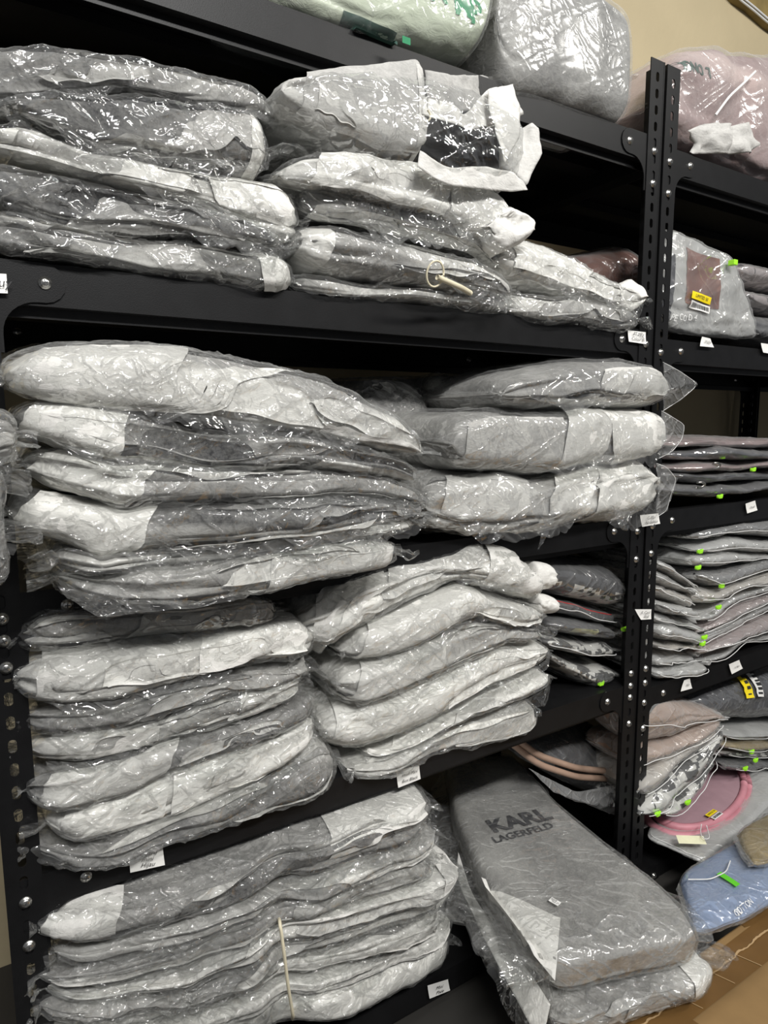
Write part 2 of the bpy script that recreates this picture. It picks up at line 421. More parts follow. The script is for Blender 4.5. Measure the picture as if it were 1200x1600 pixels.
def rack(x0, levels, label, extra=(), post_top=1.5, detail=True):
    rng = random.Random(int(x0 * 100) + 5)
    r = empty('metal_shelving_rack', (x0, 0, 0), label, 'shelving', 'black slotted-angle shelving racks along the wall')
    x1 = x0 + WID; y1 = DEPTH
    V0 = np.array(POST[0]); first = None
    for (px, py, sx, sy) in ((x0, 0, 1, 1), (x1, 0, -1, 1), (x0, y1, 1, -1), (x1, y1, -1, -1)):
        V = V0 * np.array([sx, sy, 1]) + np.array([px, py, 0])
        mesh('post', V, POST[1], M['metal'], r)
    H = 0.040
    for z in levels:
        for yy, s in ((0.0042, 1), (y1 - 0.0042, -1)):
            ya, yb = sorted((yy, yy + s * 0.0015)); yc, yd = sorted((yy, yy + s * 0.016)); ye, yf = sorted((yy + s * 0.012, yy + s * 0.0135))
            mesh('shelf_beam', *join([boxvf((x0 + 0.003, ya, z - H), (x1 - 0.003, yb, z)), boxvf((x0 + 0.003, yc, z - H - 0.0012), (x1 - 0.003, yd, z - H)),
                                      boxvf((x0 + 0.003, ye, z - H - 0.012), (x1 - 0.003, yf, z - H))]), M['metal'], r)
            for px, sx in ((x0 + 0.0019, 1), (x1 - 0.0019, -1)):
                mesh('corner_plate', *plate_vf(px, 0.0020 if s > 0 else y1 - 0.0020, z, sx, s), M['metal'], r)
        for px, sx in ((x0 + 0.0022, 1), (x1 - 0.0022, -1)):
            xa, xb = sorted((px, px + sx * 0.0015))
            mesh('side_beam', *boxvf((xa, 0.02, z - H), (xb, y1 - 0.02, z)), M['metal'], r)
        mesh('shelf_board', *boxvf((x0 + 0.004, 0.006, z - 0.002), (x1 - 0.004, y1 - 0.006, z - 0.0002)), M['metal'], r)
        for k in (0.33, 0.66):
            yb_ = y1 * k
            mesh('stiffening_rib', *boxvf((x0 + 0.01, yb_ - 0.018, z - 0.018), (x1 - 0.01, yb_ + 0.018, z - 0.003)), M['metal'], r)
        if detail:
            for px, sx in ((x0, 1), (x1, -1)):
                screw(r, px + sx * (PW + 0.043), 0.0020, z - 0.019, rng)
                for dz in (-0.024, -0.075):
                    screw(r, px + sx * PW / 2, 0.0, z + dz, rng)
                screw(r, px + sx * (PW + 0.043), y1 - 0.0058, z - 0.019, rng)
    for (px, z) in extra: screw(r, px, 0.0, z, rng)
    return r
LEV1 = [1.3835, 1.071, 0.7445, 0.434, 0.052]
LEV2 = [1.375, 1.059, 0.751, 0.414, 0.030]
def pxz(px, py): p = P(px, py, 0); return (p[0], p[2])
rack(0.0, LEV1, 'black slotted metal rack on the left loaded with film-wrapped white and grey bags',
     extra=[(0.017, pxz(2, 1002)[1]), (1.003, pxz(987, 1052)[1]), (1.003, pxz(987, 1071)[1])])
rack(1.028, LEV2, 'black slotted metal rack right of the double post, holding zip bags with lime sliders',
     extra=[(1.045, pxz(1015, 1043)[1]), (1.045, pxz(1014, 1065)[1])])
rack(2.056, LEV2, 'black slotted metal rack at the far right, only its rear post in view', detail=False)

# ------------------------------------------------------------------ bundles
class Bundle:
    """pillow-shaped body: s runs along it (-1..1), th round it (0 front, 90 top, 180 back)"""
    def __init__(b, seed, e=0.44, wr=0.006, pe=8.0, corner=0.25, wob=0.010):
        b.seed = seed; b.e = e; b.wr = wr; b.pe = pe; b.off = np.array([seed * 1.37 % 11, seed * 2.11 % 13, seed * 0.77 % 7])
        b.pinch = None; b.corner = corner; b.wob = wob
        b.ridge_dir = ((seed * 37) % 100) / 100 - 0.5
        rg = random.Random(seed * 7 + 1); b.grooves = []; b.groove_amp = 1.0
        t0 = rg.uniform(-0.55, -0.2)
        for k in range(rg.choice((1, 2, 2, 3))):
            b.grooves.append((t0, rg.uniform(.5, 1.0), rg.uniform(.05, .10), rg.uniform(0, 6), rg.uniform(-.35, .35))); t0 += rg.uniform(.3, .6)
    def layered(b, xr, top, bot, yf, yb, tilt=0.0):
        T = np.array([P(x, y, yf) for x, y in top]); B = np.array([P(x, y, yf) for x, y in bot])
        xa = P(xr[0], np.interp(xr[0], [t[0] for t in top], [t[1] for t in top]), yf)[0]
        xb = P(xr[1], np.interp(xr[1], [t[0] for t in top], [t[1] for t in top]), yf)[0]
        b.xa, b.xb = xa, xb; b.hx = (xb - xa) / 2; b.xm = (xa + xb) / 2
        def cen(s, v):
            x = b.xm + s * b.hx; xc = np.clip(x, xa, xb)
            zt = np.interp(xc, T[:, 0], T[:, 2]); zb = np.interp(xc, B[:, 0], B[:, 2])
            y = (yf + yb) / 2 + v * (yb - yf) / 2
            zc = (zt + zb) / 2 + tilt * (y - yf)
            return np.stack([x, y, zc], -1), (zt - zb) / 2 * 1.04
        b.cen = cen; return b
    def quad(b, c, half):
        """corners: near-left, near-right, far-right, far-left (world), half thickness"""
        return b.ribbed([c[0], c[3]], [c[1], c[2]], half)
    def ribbed(b, left, right, half):
        """left and right edges as polylines running from near to far"""
        L_ = smooth_path(left, 40); R_ = smooth_path(right, 40); b.hx = np.linalg.norm(L_[0] - R_[0]) / 2; tt_ = np.linspace(0, 1, 40)
        def cen(s, v):
            u = ((s + 1) / 2)[..., None]; w_ = (v + 1) / 2
            A = np.stack([np.interp(w_, tt_, L_[:, k]) for k in range(3)], -1); B_ = np.stack([np.interp(w_, tt_, R_[:, k]) for k in range(3)], -1)
            return A * (1 - u) + B_ * u, np.full(s.shape, half)
        b.cen = cen; return b
    def prof(b, s): return np.maximum(0.0, 1 - np.minimum(1, np.abs(s)) ** b.pe) ** 0.5
    def base(b, s, th, extra, film=False, fin=(0, 0)):
        c, w_ = np.cos(th), np.sin(th)
        v = -np.sign(c) * np.abs(c) ** b.e; ww = np.sign(w_) * np.abs(w_) ** b.e
        pf = b.prof(s); dp = np.maximum(0.02, 1 - np.minimum(1, np.abs(s)) ** 12 * b.corner)
        if film: # flattened ends
            over = np.maximum(0, np.abs(s) - 1)
            dp = np.maximum(0.1, 1 - b.corner * 0.9 * np.minimum(1, np.abs(s)) ** 9 - over * b.hx * 2.2)
            v = v + np.where(over > 0, -(1 - dp) / dp * .55, 0) * np.clip(over * b.hx / .01, 0, 1)
        if b.pinch:
            ps, pw, pa = b.pinch; k = np.exp(-((s - ps) / pw) ** 2); v = np.where(v < 0, v * (1 - pa * k), v)
        p, T = b.cen(s, v * dp)
        z = T * pf * ww * 0.985 + extra * ww
        q = p.copy(); q[..., 2] += z; q[..., 1] += v * extra
        fr_ = np.clip(-v, 0, 1) ** 2; zz = 0 * s
        q[..., 1] += fr_ * b.wob * (vn(np.stack([p[..., 0] * 7 + b.seed * 3.3, zz, zz], -1)) + .5 * vn(np.stack([p[..., 0] * 19, zz + b.seed * 1.9, zz], -1)) - .2)
        q[..., 2] += fr_ * b.wob * 0.5 * vn(np.stack([p[..., 0] * 11 + b.seed * 5.3, zz + 4, zz], -1))
        return q
    def pt(b, s, th, extra=0.0, amp=1.0, crink=0.0, film=False):
        e = 1e-3
        q = b.base(s, th, extra, film); qs = b.base(s + e, th, extra, film); qt = b.base(s, th + e, extra, film)
        n = np.cross(qt - q, qs - q); L = np.linalg.norm(n, axis=-1, keepdims=True); n = n / (L + 1e-12)
        # make it point outwards
        cc, _ = b.cen(s, np.zeros_like(s)); sg = np.sign(np.sum(n * (q - cc), -1, keepdims=True)); sg[sg == 0] = 1; n = n * sg
        w = q + b.off; rd = b.ridge_dir
        wa = np.stack([w[..., 0] * 5, w[..., 1] * 9, (w[..., 2] + rd * 0.5 * w[..., 0]) * 24], -1)
        d = b.wr * (fbm(wa, 3) * 0.5 + 0.75 * (ridged(wa * 0.9 + 3, 2) - 0.4)) * amp
        d = d + 0.30 * b.wr * (ridged(np.stack([w[..., 0] * 17, w[..., 1] * 20, (w[..., 2] - rd * w[..., 0]) * 38], -1) + 4, 2) - .35) * amp
        tw = (th + math.pi) % (2 * math.pi) - math.pi
        for (g0, ga, gw, gp, gs) in b.grooves:
            u = (tw - (g0 + gs * s + .16 * np.sin(2.7 * s + gp) + .05 * np.sin(9 * s + gp * 2))) / gw
            fade = np.clip(.35 + np.sin(1.9 * s + gp * 1.7), 0, 1)
            d = d - b.groove_amp * (0.45 if film else 1.0) * b.wr * 1.5 * ga * fade * (np.exp(-u * u) - .35 * np.exp(-(u - 1.8) ** 2))
        if np.any(crink):
            wc = np.stack([w[..., 0] * 11, w[..., 1] * 12, (w[..., 2] - rd * w[..., 0]) * 20], -1)
            wd = np.stack([w[..., 0] * 34, w[..., 1] * 34, w[..., 2] * 30], -1)
            r1 = ridged(wc + 21, 3); r2 = ridged(wd + 7, 2)
            d = d + crink * (0.85 * r1 + 0.4 * r2)
        return q + n * d[..., None]
    def lay(b, p, base, wf, freq=1.0):
        w = (p + b.off * 1.7) * freq
        k = fbm(np.stack([w[..., 0] * 3.2, w[..., 1] * 5, (w[..., 2] + b.ridge_dir * 0.6 * w[..., 0]) * 20], -1), 2)
        k = np.clip((k - (0.75 - 1.5 * wf)) * 1.3 + 0.5, 0, 1)
        return np.clip(base + (0.95 - base) * 0.75 * k, 0, 1)

def body_angles(n, full=True):
    # denser at the front
    t = np.linspace(-math.pi, math.pi, n, endpoint=False); return t - 0.45 * np.sin(t) * -1 * -1
BUN = {}
def finish_bundle(b, label, group, cat='bag', name='wrapped_dust_bag', grey=0.30, white=0.35, flaps=(), fins=(0.04, 0.04), film='film', cloth='cloth',
                  res=1.0, crink=0.0045, inner='dust_bag', innermat=None, filmpart='plastic_sleeve', gap=0.0035, seedf=0, autof=3, skirts=2):
    s = np.linspace(-1, 1, int(92 * res)); th = body_angles(int(72 * res)); S, TH = np.meshgrid(s, th, indexing='ij')
    p = b.pt(S, TH)
    lo = p.reshape(-1, 3).min(0); hi = p.reshape(-1, 3).max(0)
    root = empty(name, ((lo[0] + hi[0]) / 2, (lo[1] + hi[1]) / 2, lo[2]), label, cat, group)
    nu, nv = S.shape
    mat = innermat or M[cloth]
    ib = mesh(inner, p.reshape(-1, 3), np.concatenate([grid_faces(nu, nv, True)]), mat, root, True, b.lay(p, grey, white))
    rg = random.Random(int(b.seed) * 13 + 5); auto = []
    if innermat is None and inner == 'dust_bag':
        for k in range(autof):
            c0 = rg.uniform(-1, .4); ln = rg.uniform(.5, 1.3); ta = rg.uniform(-55, 45); wd = rg.uniform(10, 34)
            tone = min(.95, max(.12, grey + rg.choice((-.14, .12, .25, .35))))
            auto.append((c0, min(.98, c0 + ln), ta, ta + wd, rg.uniform(-.1, .1), tone))
    for k, (s0, s1, t0, t1, sk, tone) in enumerate(auto + list(flaps)):
        rough_edge = k < len(auto)
        na, nc = 44, 16
        a, c = np.meshgrid(np.linspace(0, 1, na), np.linspace(0, 1, nc), indexing='ij')
        ph = rg.uniform(0, 6)
        tA = t0 + (5 * np.sin(a * 5 + ph) + 2 * np.sin(a * 17 + ph)) * (1 if rough_edge else .5)
        tB = t1 + (6 * np.sin(a * 4 + ph * 2) + 2 * np.sin(a * 13 + ph)) * (1 if rough_edge else .5)
        if rough_edge:
            taper = np.minimum(1, 5 * np.minimum(a, 1 - a)) ** .6; tB = tA + (tB - tA) * taper
        ss = s0 + (s1 - s0) * a + sk * (c - 0.5); tt = np.radians(tA + (tB - tA) * c + sk * 40 * (a - 0.5)); ss = np.clip(ss, -0.985, 0.985)
        lift = 0.0014 + 0.0006 * k + 0.0022 * np.abs(2 * c - 1) ** 4
        q = b.pt(ss, tt, lift, 1.0)
        fo = mesh('folded_flap', q.reshape(-1, 3), grid_faces(na, nc), M[cloth], root, True, np.full(na * nc, tone))
    if film:
        fl, fr = fins[0] / b.hx, fins[1] / b.hx
        s = np.concatenate([np.linspace(-1 - fl, -1.0, 12, endpoint=False), np.linspace(-1, 1, int(120 * res)), np.linspace(1, 1 + fr, 13)[1:]])
        th = body_angles(int(100 * res)); S, TH = np.meshgrid(s, th, indexing='ij'); over = np.maximum(0, np.abs(S) - 1) * b.hx
        q = b.pt(S, TH, gap + 0.0005, 1.0, crink, True)
        w = q + b.off * 3
        k = np.clip(over / 0.03, 0, 1)
        q[..., 2] += k * (0.011 * vn(np.stack([w[..., 0] * 22, w[..., 1] * 26, 0 * w[..., 2]], -1)) + 0.007 * vn(np.stack([w[..., 0] * 55, w[..., 1] * 60, 0 * w[..., 0] + 3], -1)) - 0.10 * over)
        q[..., 0] += k * 0.012 * vn(np.stack([0 * w[..., 0], w[..., 1] * 30, 0 * w[..., 0] + b.seed], -1))
        nu, nv = S.shape
        fo = mesh(filmpart, q.reshape(-1, 3), grid_faces(nu, nv, True), M[film], root, True)
    if film and innermat is None and inner == 'dust_bag' and hasattr(b, 'xa'):
        rg2 = random.Random(int(b.seed) * 29 + 3)
        for k in range(skirts):
            c0 = rg2.uniform(-1.0, .5); c1 = min(1.0 + .4 * fins[1] / b.hx, c0 + rg2.uniform(.5, 1.2)); n1, n2 = 70, 22
            dr = rg2.uniform(.014, .030)
            a, c = np.meshgrid(np.linspace(0, 1, n1), np.linspace(0, 1, n2), indexing='ij'); ss = c0 + (c1 - c0) * a
            top = b.pt(ss, np.full(ss.shape, -.35), .006, 1.0, crink, True)
            ln = dr * (.35 + .9 * np.abs(vn(np.stack([ss * b.hx * 16, 0 * ss + b.seed, 0 * ss], -1))) + .25 * np.abs(vn(np.stack([ss * b.hx * 55, 0 * ss, 0 * ss + 3], -1)))) * np.minimum(1, 6 * np.minimum(a, 1 - a) + .1)
            q = top.copy(); q[..., 2] -= c * ln; q[..., 1] -= .003 * c + .004 * c * vn(np.stack([q[..., 0] * 40, 0 * ss, q[..., 2] * 25], -1)) + .0045 * c * ridged(np.stack([q[..., 0] * 30, 0 * ss, q[..., 2] * 10], -1), 2)
            mesh('loose_film', q.reshape(-1, 3), grid_faces(n1, n2), M[film], root, True)
    root_b = (root, ib, b); return root_b

def lay_bundle(seed, label, group, xr, top, bot, yf=-0.01, yb=0.28, tilt=0.0, e=0.44, wr=0.006, pinch=None, pe=9.0, corner=.20, wob=.010, **kw):
    b = Bundle(seed, e, wr, pe, corner, wob).layered(xr, top, bot, yf, yb, tilt)
    if pinch:
        px, wd, am = pinch; xw = P(px, 1500, yf)[0]; b.pinch = ((xw - b.xm) / b.hx, wd / b.hx, am)
    return finish_bundle(b, label, group, **kw)
#OBJECTS
def stack(group, bounds, specs, yf, yb, seed, gap=1.0, **common):
    """bundles lying on one another; bounds run from the top of the pile down"""
    res = []
    for k, (label, xr, kw) in enumerate(specs):
        kw2 = dict(common); kw2.update(kw)
        f = kw2.pop('yf', yf); g = kw2.pop('yb', yb)
        top = kw2.pop('top', bounds[k] if bounds else None); bot = kw2.pop('bot', bounds[k + 1] if bounds else None)
        top = [(x, y + gap) for x, y in top]
        res.append(lay_bundle(seed + k, label, group, xr, top, bot, f, g, **kw2))
    return res

# ---- second shelf, left pile
GA = 'film-wrapped dust bags piled on the left of the second shelf'
A = [[(-60, 50), (0, 55), (80, 60), (170, 80), (300, 102), (400, 128), (455, 155)],
     [(-60, 165), (0, 160), (100, 142), (200, 142), (290, 155), (400, 166), (480, 200)],
     [(-60, 182), (30, 178), (142, 231), (258, 262), (375, 275), (437, 281), (482, 300)],
     [(-60, 235), (0, 236), (80, 255), (208, 298), (333, 325), (440, 372), (482, 385)],
     [(-60, 322), (0, 322), (83, 347), (208, 366), (375, 378), (450, 388), (482, 395)],
     [(-60, 395), (0, 399), (100, 405), (250, 422), (440, 447), (482, 452)]]
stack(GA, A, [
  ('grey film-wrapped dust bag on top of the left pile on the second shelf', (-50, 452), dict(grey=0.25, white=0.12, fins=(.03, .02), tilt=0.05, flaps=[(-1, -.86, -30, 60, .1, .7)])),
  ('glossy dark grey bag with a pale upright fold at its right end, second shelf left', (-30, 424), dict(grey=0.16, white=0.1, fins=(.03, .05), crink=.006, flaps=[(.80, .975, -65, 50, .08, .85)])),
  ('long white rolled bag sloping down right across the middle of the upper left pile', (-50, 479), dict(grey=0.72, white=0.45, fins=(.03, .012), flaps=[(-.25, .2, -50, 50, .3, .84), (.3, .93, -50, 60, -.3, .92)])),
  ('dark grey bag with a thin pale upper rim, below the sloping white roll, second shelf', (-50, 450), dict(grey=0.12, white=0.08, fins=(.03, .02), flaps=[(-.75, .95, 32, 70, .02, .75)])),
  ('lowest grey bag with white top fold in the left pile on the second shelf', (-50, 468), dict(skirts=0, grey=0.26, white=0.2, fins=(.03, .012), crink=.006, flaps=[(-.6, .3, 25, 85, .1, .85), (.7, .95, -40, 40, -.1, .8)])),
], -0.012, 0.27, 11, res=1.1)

# ---- second shelf, right pile
GB = 'film-wrapped dust bags piled on the right of the second shelf'
lay_bundle(31, 'flat grey film-wrapped bag lying along the second shelf edge under the right pile', GB, (468, 815),
  [(450, 418), (560, 438), (700, 458), (815, 470)], [(450, 450), (560, 464), (700, 480), (815, 492)], -0.008, 0.20, skirts=0, grey=0.29, white=.15, fins=(.01, .06), crink=.006)
lay_bundle(32, 'grey rolled bag behind a looped drawstring, right pile of the second shelf', GB, (472, 808),
  [(460, 330), (540, 345), (650, 370), (740, 398), (810, 440)], [(460, 412), (560, 436), (700, 458), (810, 474)], -0.02, 0.2, grey=0.33, white=.22, e=.8, fins=(.01, .02), crink=.006, flaps=[(-1, -.78, -70, 60, .15, .8)])
lay_bundle(33, 'dark grey bag with a cream lower fold, directly above the grey roll with drawstring', GB, (470, 800),
  [(450, 262), (520, 285), (600, 312), (720, 350), (800, 392)], [(450, 326), (540, 342), (650, 368), (740, 396), (800, 436)], -0.008, 0.22, grey=0.16, white=.08, fins=(.01, .02), crink=.006, flaps=[(-.9, .9, -50, -8, .02, .72)])
lay_bundle(34, 'broad white bag bulging in the middle of the upper right pile under the open bag', GB, (450, 812),
  [(440, 232), (500, 234), (620, 248), (700, 262), (760, 285), (812, 318)], [(440, 285), (510, 290), (600, 312), (720, 352), (770, 372), (812, 392)], -0.03, 0.24, grey=0.62, white=.5, fins=(.015, .01), flaps=[(-.8, .3, -30, 30, .1, .86), (.3, .93, -70, 50, .1, .8)])
rb = lay_bundle(35, 'small white cloth corner sticking out at the right end of the broad white bag', GB, (765, 838),
  [(765, 335), (800, 318), (838, 345)], [(765, 385), (790, 398), (838, 372)], -0.04, 0.05, grey=0.75, white=.6, film=None, res=.5, wr=.008, inner='cloth_end', name='white_cloth_end')
lay_bundle(36, 'grey film-wrapped bag lying flat under the long white roll with the upturned end', GB, (800, 1000),
  [(790, 452), (880, 468), (960, 478), (1005, 484)], [(790, 488), (880, 500), (960, 512), (1005, 516)], -0.008, 0.18, skirts=0, grey=0.25, white=.12, fins=(.01, .03), crink=.006)
lay_bundle(37, 'long bright white roll sloping down to the double post on the second shelf', GB, (782, 1012),
  [(770, 385), (830, 372), (900, 395), (960, 425), (1015, 455)], [(770, 425), (850, 452), (900, 468), (960, 482), (1015, 484)], -0.012, 0.11, grey=0.72, white=.5, e=.85, fins=(.01, .02), flaps=[(-.8, .5, -20, 80, .1, .92)])
t = lay_bundle(38, 'stubby white tied end of cloth curling up beside the double post on the second shelf', GB, (978, 1020),
  [(975, 445), (1000, 432), (1022, 450)], [(975, 478), (1000, 484), (1022, 470)], -0.022, 0.02, grey=0.80, white=.6, e=.9, film=None, res=.5, wr=.006, inner='cloth_end', name='white_cloth_end')
# looped drawstring
c = P(680, 428, -0.05)
root = tag(tube('drawstring_loop', [c + np.array([math.cos(a) * .013, -0.004 * math.sin(a), math.sin(a) * .015]) for a in np.linspace(0, 2 * math.pi, 24)], .0013, M['band']), 'cream looped drawstring on the front of the grey rolled bag in the upper right pile', 'cord')
tb = tag(tube('rolled_drawstring', smooth_path([P(683, 433, -.052), P(700, 440, -.05), P(722, 450, -.045), P(735, 458, -.03)], 14), .0035, M['band']), 'short cream rolled strap beside the looped drawstring on the upper right pile', 'cord')

# ---- open bag on top of the right pile
b = Bundle(41, .36, .004, 20, .05)
b.layered((440, 668), [(430, 118), (500, 102), (668, 86)], [(430, 150), (500, 190), (600, 236), (668, 252)], -0.035, 0.2)
root, body, bb = finish_bundle(b, 'open white dust bag with a black handbag showing at its mouth, second shelf', GB, name='open_dust_bag', grey=0.43, white=.25, film=None,
    autof=1, flaps=[(-.75, .99, -40, 40, .15, .48), (.80, .985, -60, 62, .0, .62)])
hb = Bundle(42, .6, .002).layered((560, 812), [(560, 170), (700, 178), (790, 192), (815, 215)], [(560, 240), (700, 252), (815, 268)], -0.02, 0.18)
s_, t_ = np.meshgrid(np.linspace(-1, 1, 50), body_angles(40), indexing='ij'); q = hb.pt(s_, t_)
mesh('black_handbag', q.reshape(-1, 3), grid_faces(50, 40, True), M['blackbag'], root, True)
y0 = -.045
patch('collar', [[P(666, 108, y0), P(700, 116, y0), P(760, 118, 0.02), P(800, 140, .05)], [P(668, 172, y0), P(705, 178, y0), P(745, 172, -.01), P(790, 178, .04)]], M['cloth'], root, 40, 16, .004, 30, .45, .0008, 1)
patch('collar', [[P(662, 150, y0), P(690, 152, -.05), P(730, 178, -.05), P(760, 140, -.04), P(800, 132, -.02)], [P(660, 178, y0), P(690, 186, -.05), P(740, 200, -.05), P(775, 196, -.04), P(815, 180, -.02)]], M['cloth'], root, 40, 12, .006, 40, .8, .0008, 2)
patch('drawstring_channel', [[P(762, 140, -.05), P(768, 180, -.056), P(776, 215, -.058), P(786, 250, -.055)], [P(800, 132, -.045), P(815, 170, -.05), P(812, 215, -.055), P(790, 254, -.055)]], M['cloth'], root, 30, 12, .003, 50, .84, .0008, 3)
patch('drawstring_channel', [[P(780, 190, -.01), P(815, 200, -.02), P(832, 190, -.03), P(842, 200, -.03)], [P(780, 262, -.02), P(805, 275, -.035), P(822, 292, -.04), P(846, 240, -.035)]], M['cloth'], root, 30, 12, .003, 50, .66, .0008, 4)
patch('collar', [[P(655, 236, -.05), P(700, 262, -.052), P(760, 260, -.052), P(800, 270, -.05), P(822, 288, -.045)], [P(650, 262, -.05), P(700, 290, -.05), P(760, 296, -.05), P(800, 300, -.048), P(826, 296, -.045)]], M['cloth'], root, 40, 10, .003, 40, .78, .0008, 5)
tube('drawstring', smooth_path([P(668, 172, -.052), P(673, 178, -.053), P(672, 188, -.053), P(664, 190, -.05)], 10), .0012, M['band'], root)
fb = Bundle(43, .75, .006).layered((440, 842), [(430, 110), (520, 84), (600, 74), (680, 82), (760, 112), (842, 165)], [(430, 155), (560, 235), (650, 275), (700, 302), (842, 306)], -0.062, 0.2)
s_, t_ = np.meshgrid(np.linspace(-1, 1, 150), body_angles(110), indexing='ij'); q = fb.pt(s_, t_, .002, 1, .002, True)
mesh('plastic_sleeve', q.reshape(-1, 3), grid_faces(150, 110, True), M['filmsoft'], root, True)

# ---- top shelf
GT = 'film-wrapped bags standing on the top shelf'
rt, ib, bb = lay_bundle(51, 'pale cream-green wrapped bag with dark green lettering at the top edge of the picture', GT, (330, 768),
  [(330, -190), (768, -120)], [(330, -52), (440, -6), (560, 36), (680, 74), (768, 98)], -0.012, 0.22, film='filmcalm', cloth='clothgreen', grey=0.45, white=.3, fins=(.03, .006), crink=.0015, wr=.004, e=.4, autof=0, skirts=0, pe=14, corner=.1)
for (ch, px, py, sz) in (('A', 688, -14, .034), ('M', 724, 10, .034), ('P', 744, 22, .036)):
    V, F = flat_text(P(px, py, -.02), P(790, 32, -.02) - P(700, 2, -.02), (0, -.1, 1), ch, sz * 1.05, -.1, .0010)
    drape('green_lettering', V, F, ib, (0, 1, 0), M['inkgreen'], rt, .0012)
V, F = flat_grid(P(592, 32, -.02), P(640, 50, -.02) - P(545, 12, -.02), (0, 0, 1), .078, .014, 24, 5); drape('green_stripe', V, F, ib, (0, 1, 0), M['inkgreend'], rt)
V, F = flat_grid(P(634, 64, -.02), (1, 0, 0), (0, 0, 1), .012, .008, 6, 5); drape('green_mark', V, F, ib, (0, 1, 0), M['inkgreen'], rt)
lay_bundle(52, 'large smooth grey wrapped bag on the top shelf directly left of the post tops', GT, (786, 1006),
  [(760, -130), (900, -60), (1012, 20)], [(760, 118), (800, 134), (900, 164), (1012, 200)], -0.015, 0.24, grey=0.30, white=.0, fins=(.006, .01), wr=.003, e=.4, pe=14, corner=.1, autof=0, skirts=0, crink=.0012, film='filmcalm')
rl, il, bl = lay_bundle(53, 'mauve wrapped bag with upside-down dark lettering on the top shelf right of the double post', GT, (1032, 1290),
  [(1026, 92), (1060, 66), (1140, 60), (1290, 80)], [(1030, 232), (1100, 248), (1290, 318)], 0.02, 0.3, cloth='clothpink', grey=0.29, white=.1, fins=(.02, .02), crink=.003, film='filmcalm', wr=.006, e=.5, pe=6, wob=.02, autof=0, skirts=0)
for (ch, px, py) in (('L', 1100, 116), ('O', 1087, 112), ('N', 1075, 109), ('G', 1065, 107), ('C', 1057, 106)):
    V, F = flat_text(P(px, py, .02), (-1, 0, -.12), (0, 0, -1), ch, .026, 0, .0006)
    drape('dark_lettering', V, F, il, (0, 1, 0), M['inkgreend'], rl, .0012)
patch('folded_flap', [[P(1070, 205, 0), P(1110, 190, -.01), P(1145, 195, -.012), P(1172, 190, -.01)], [P(1085, 225, 0), P(1115, 215, -.012), P(1150, 222, -.014), P(1190, 225, -.01)], [P(1080, 240, 0), P(1115, 240, -.006), P(1150, 240, -.01), P(1178, 238, -.01)]], M['cloth'], rl, 30, 14, .008, 40, .6, .0008, 6)
tube('bag_strap', smooth_path([P(1118, 180, -.004), P(1140, 150, -.008), P(1160, 132, -.008), P(1180, 112, 0)], 18), .0022, M['paper'], rl)
pn = empty('wall_board', P(1250, 0, .45), 'tan board with a double pale rim, fixed to the cream wall in the top right corner', 'board')
pts = [(1128, -30), (1150, -2), (1172, 12), (1200, 38), (1300, 100)]; low = [P(x, y, .44) for x, y in pts]
up_ = [p + np.array([0, 0, .45]) for p in low]; n_ = len(pts)
V = low + up_ + [p + np.array([0, .02, 0]) for p in low] + [p + np.array([0, .02, 0]) for p in up_]
F = []
for k in range(n_ - 1): F += [(k, k + 1, n_ + k + 1, n_ + k), (2 * n_ + k, 3 * n_ + k, 3 * n_ + k + 1, 2 * n_ + k + 1), (k, 2 * n_ + k, 2 * n_ + k + 1, k + 1), (n_ + k, n_ + k + 1, 3 * n_ + k + 1, 3 * n_ + k)]
F += [(0, n_, 3 * n_, 2 * n_), (n_ - 1, 3 * n_ - 1, 4 * n_ - 1, 2 * n_ - 1)]
mesh('board_panel', V, F, M['olive'], pn)
for dz in (0, .010): tube('pale_rim', smooth_path([p + np.array([0, -.002, dz]) for p in low], 20), .0028, M['seam'], pn)
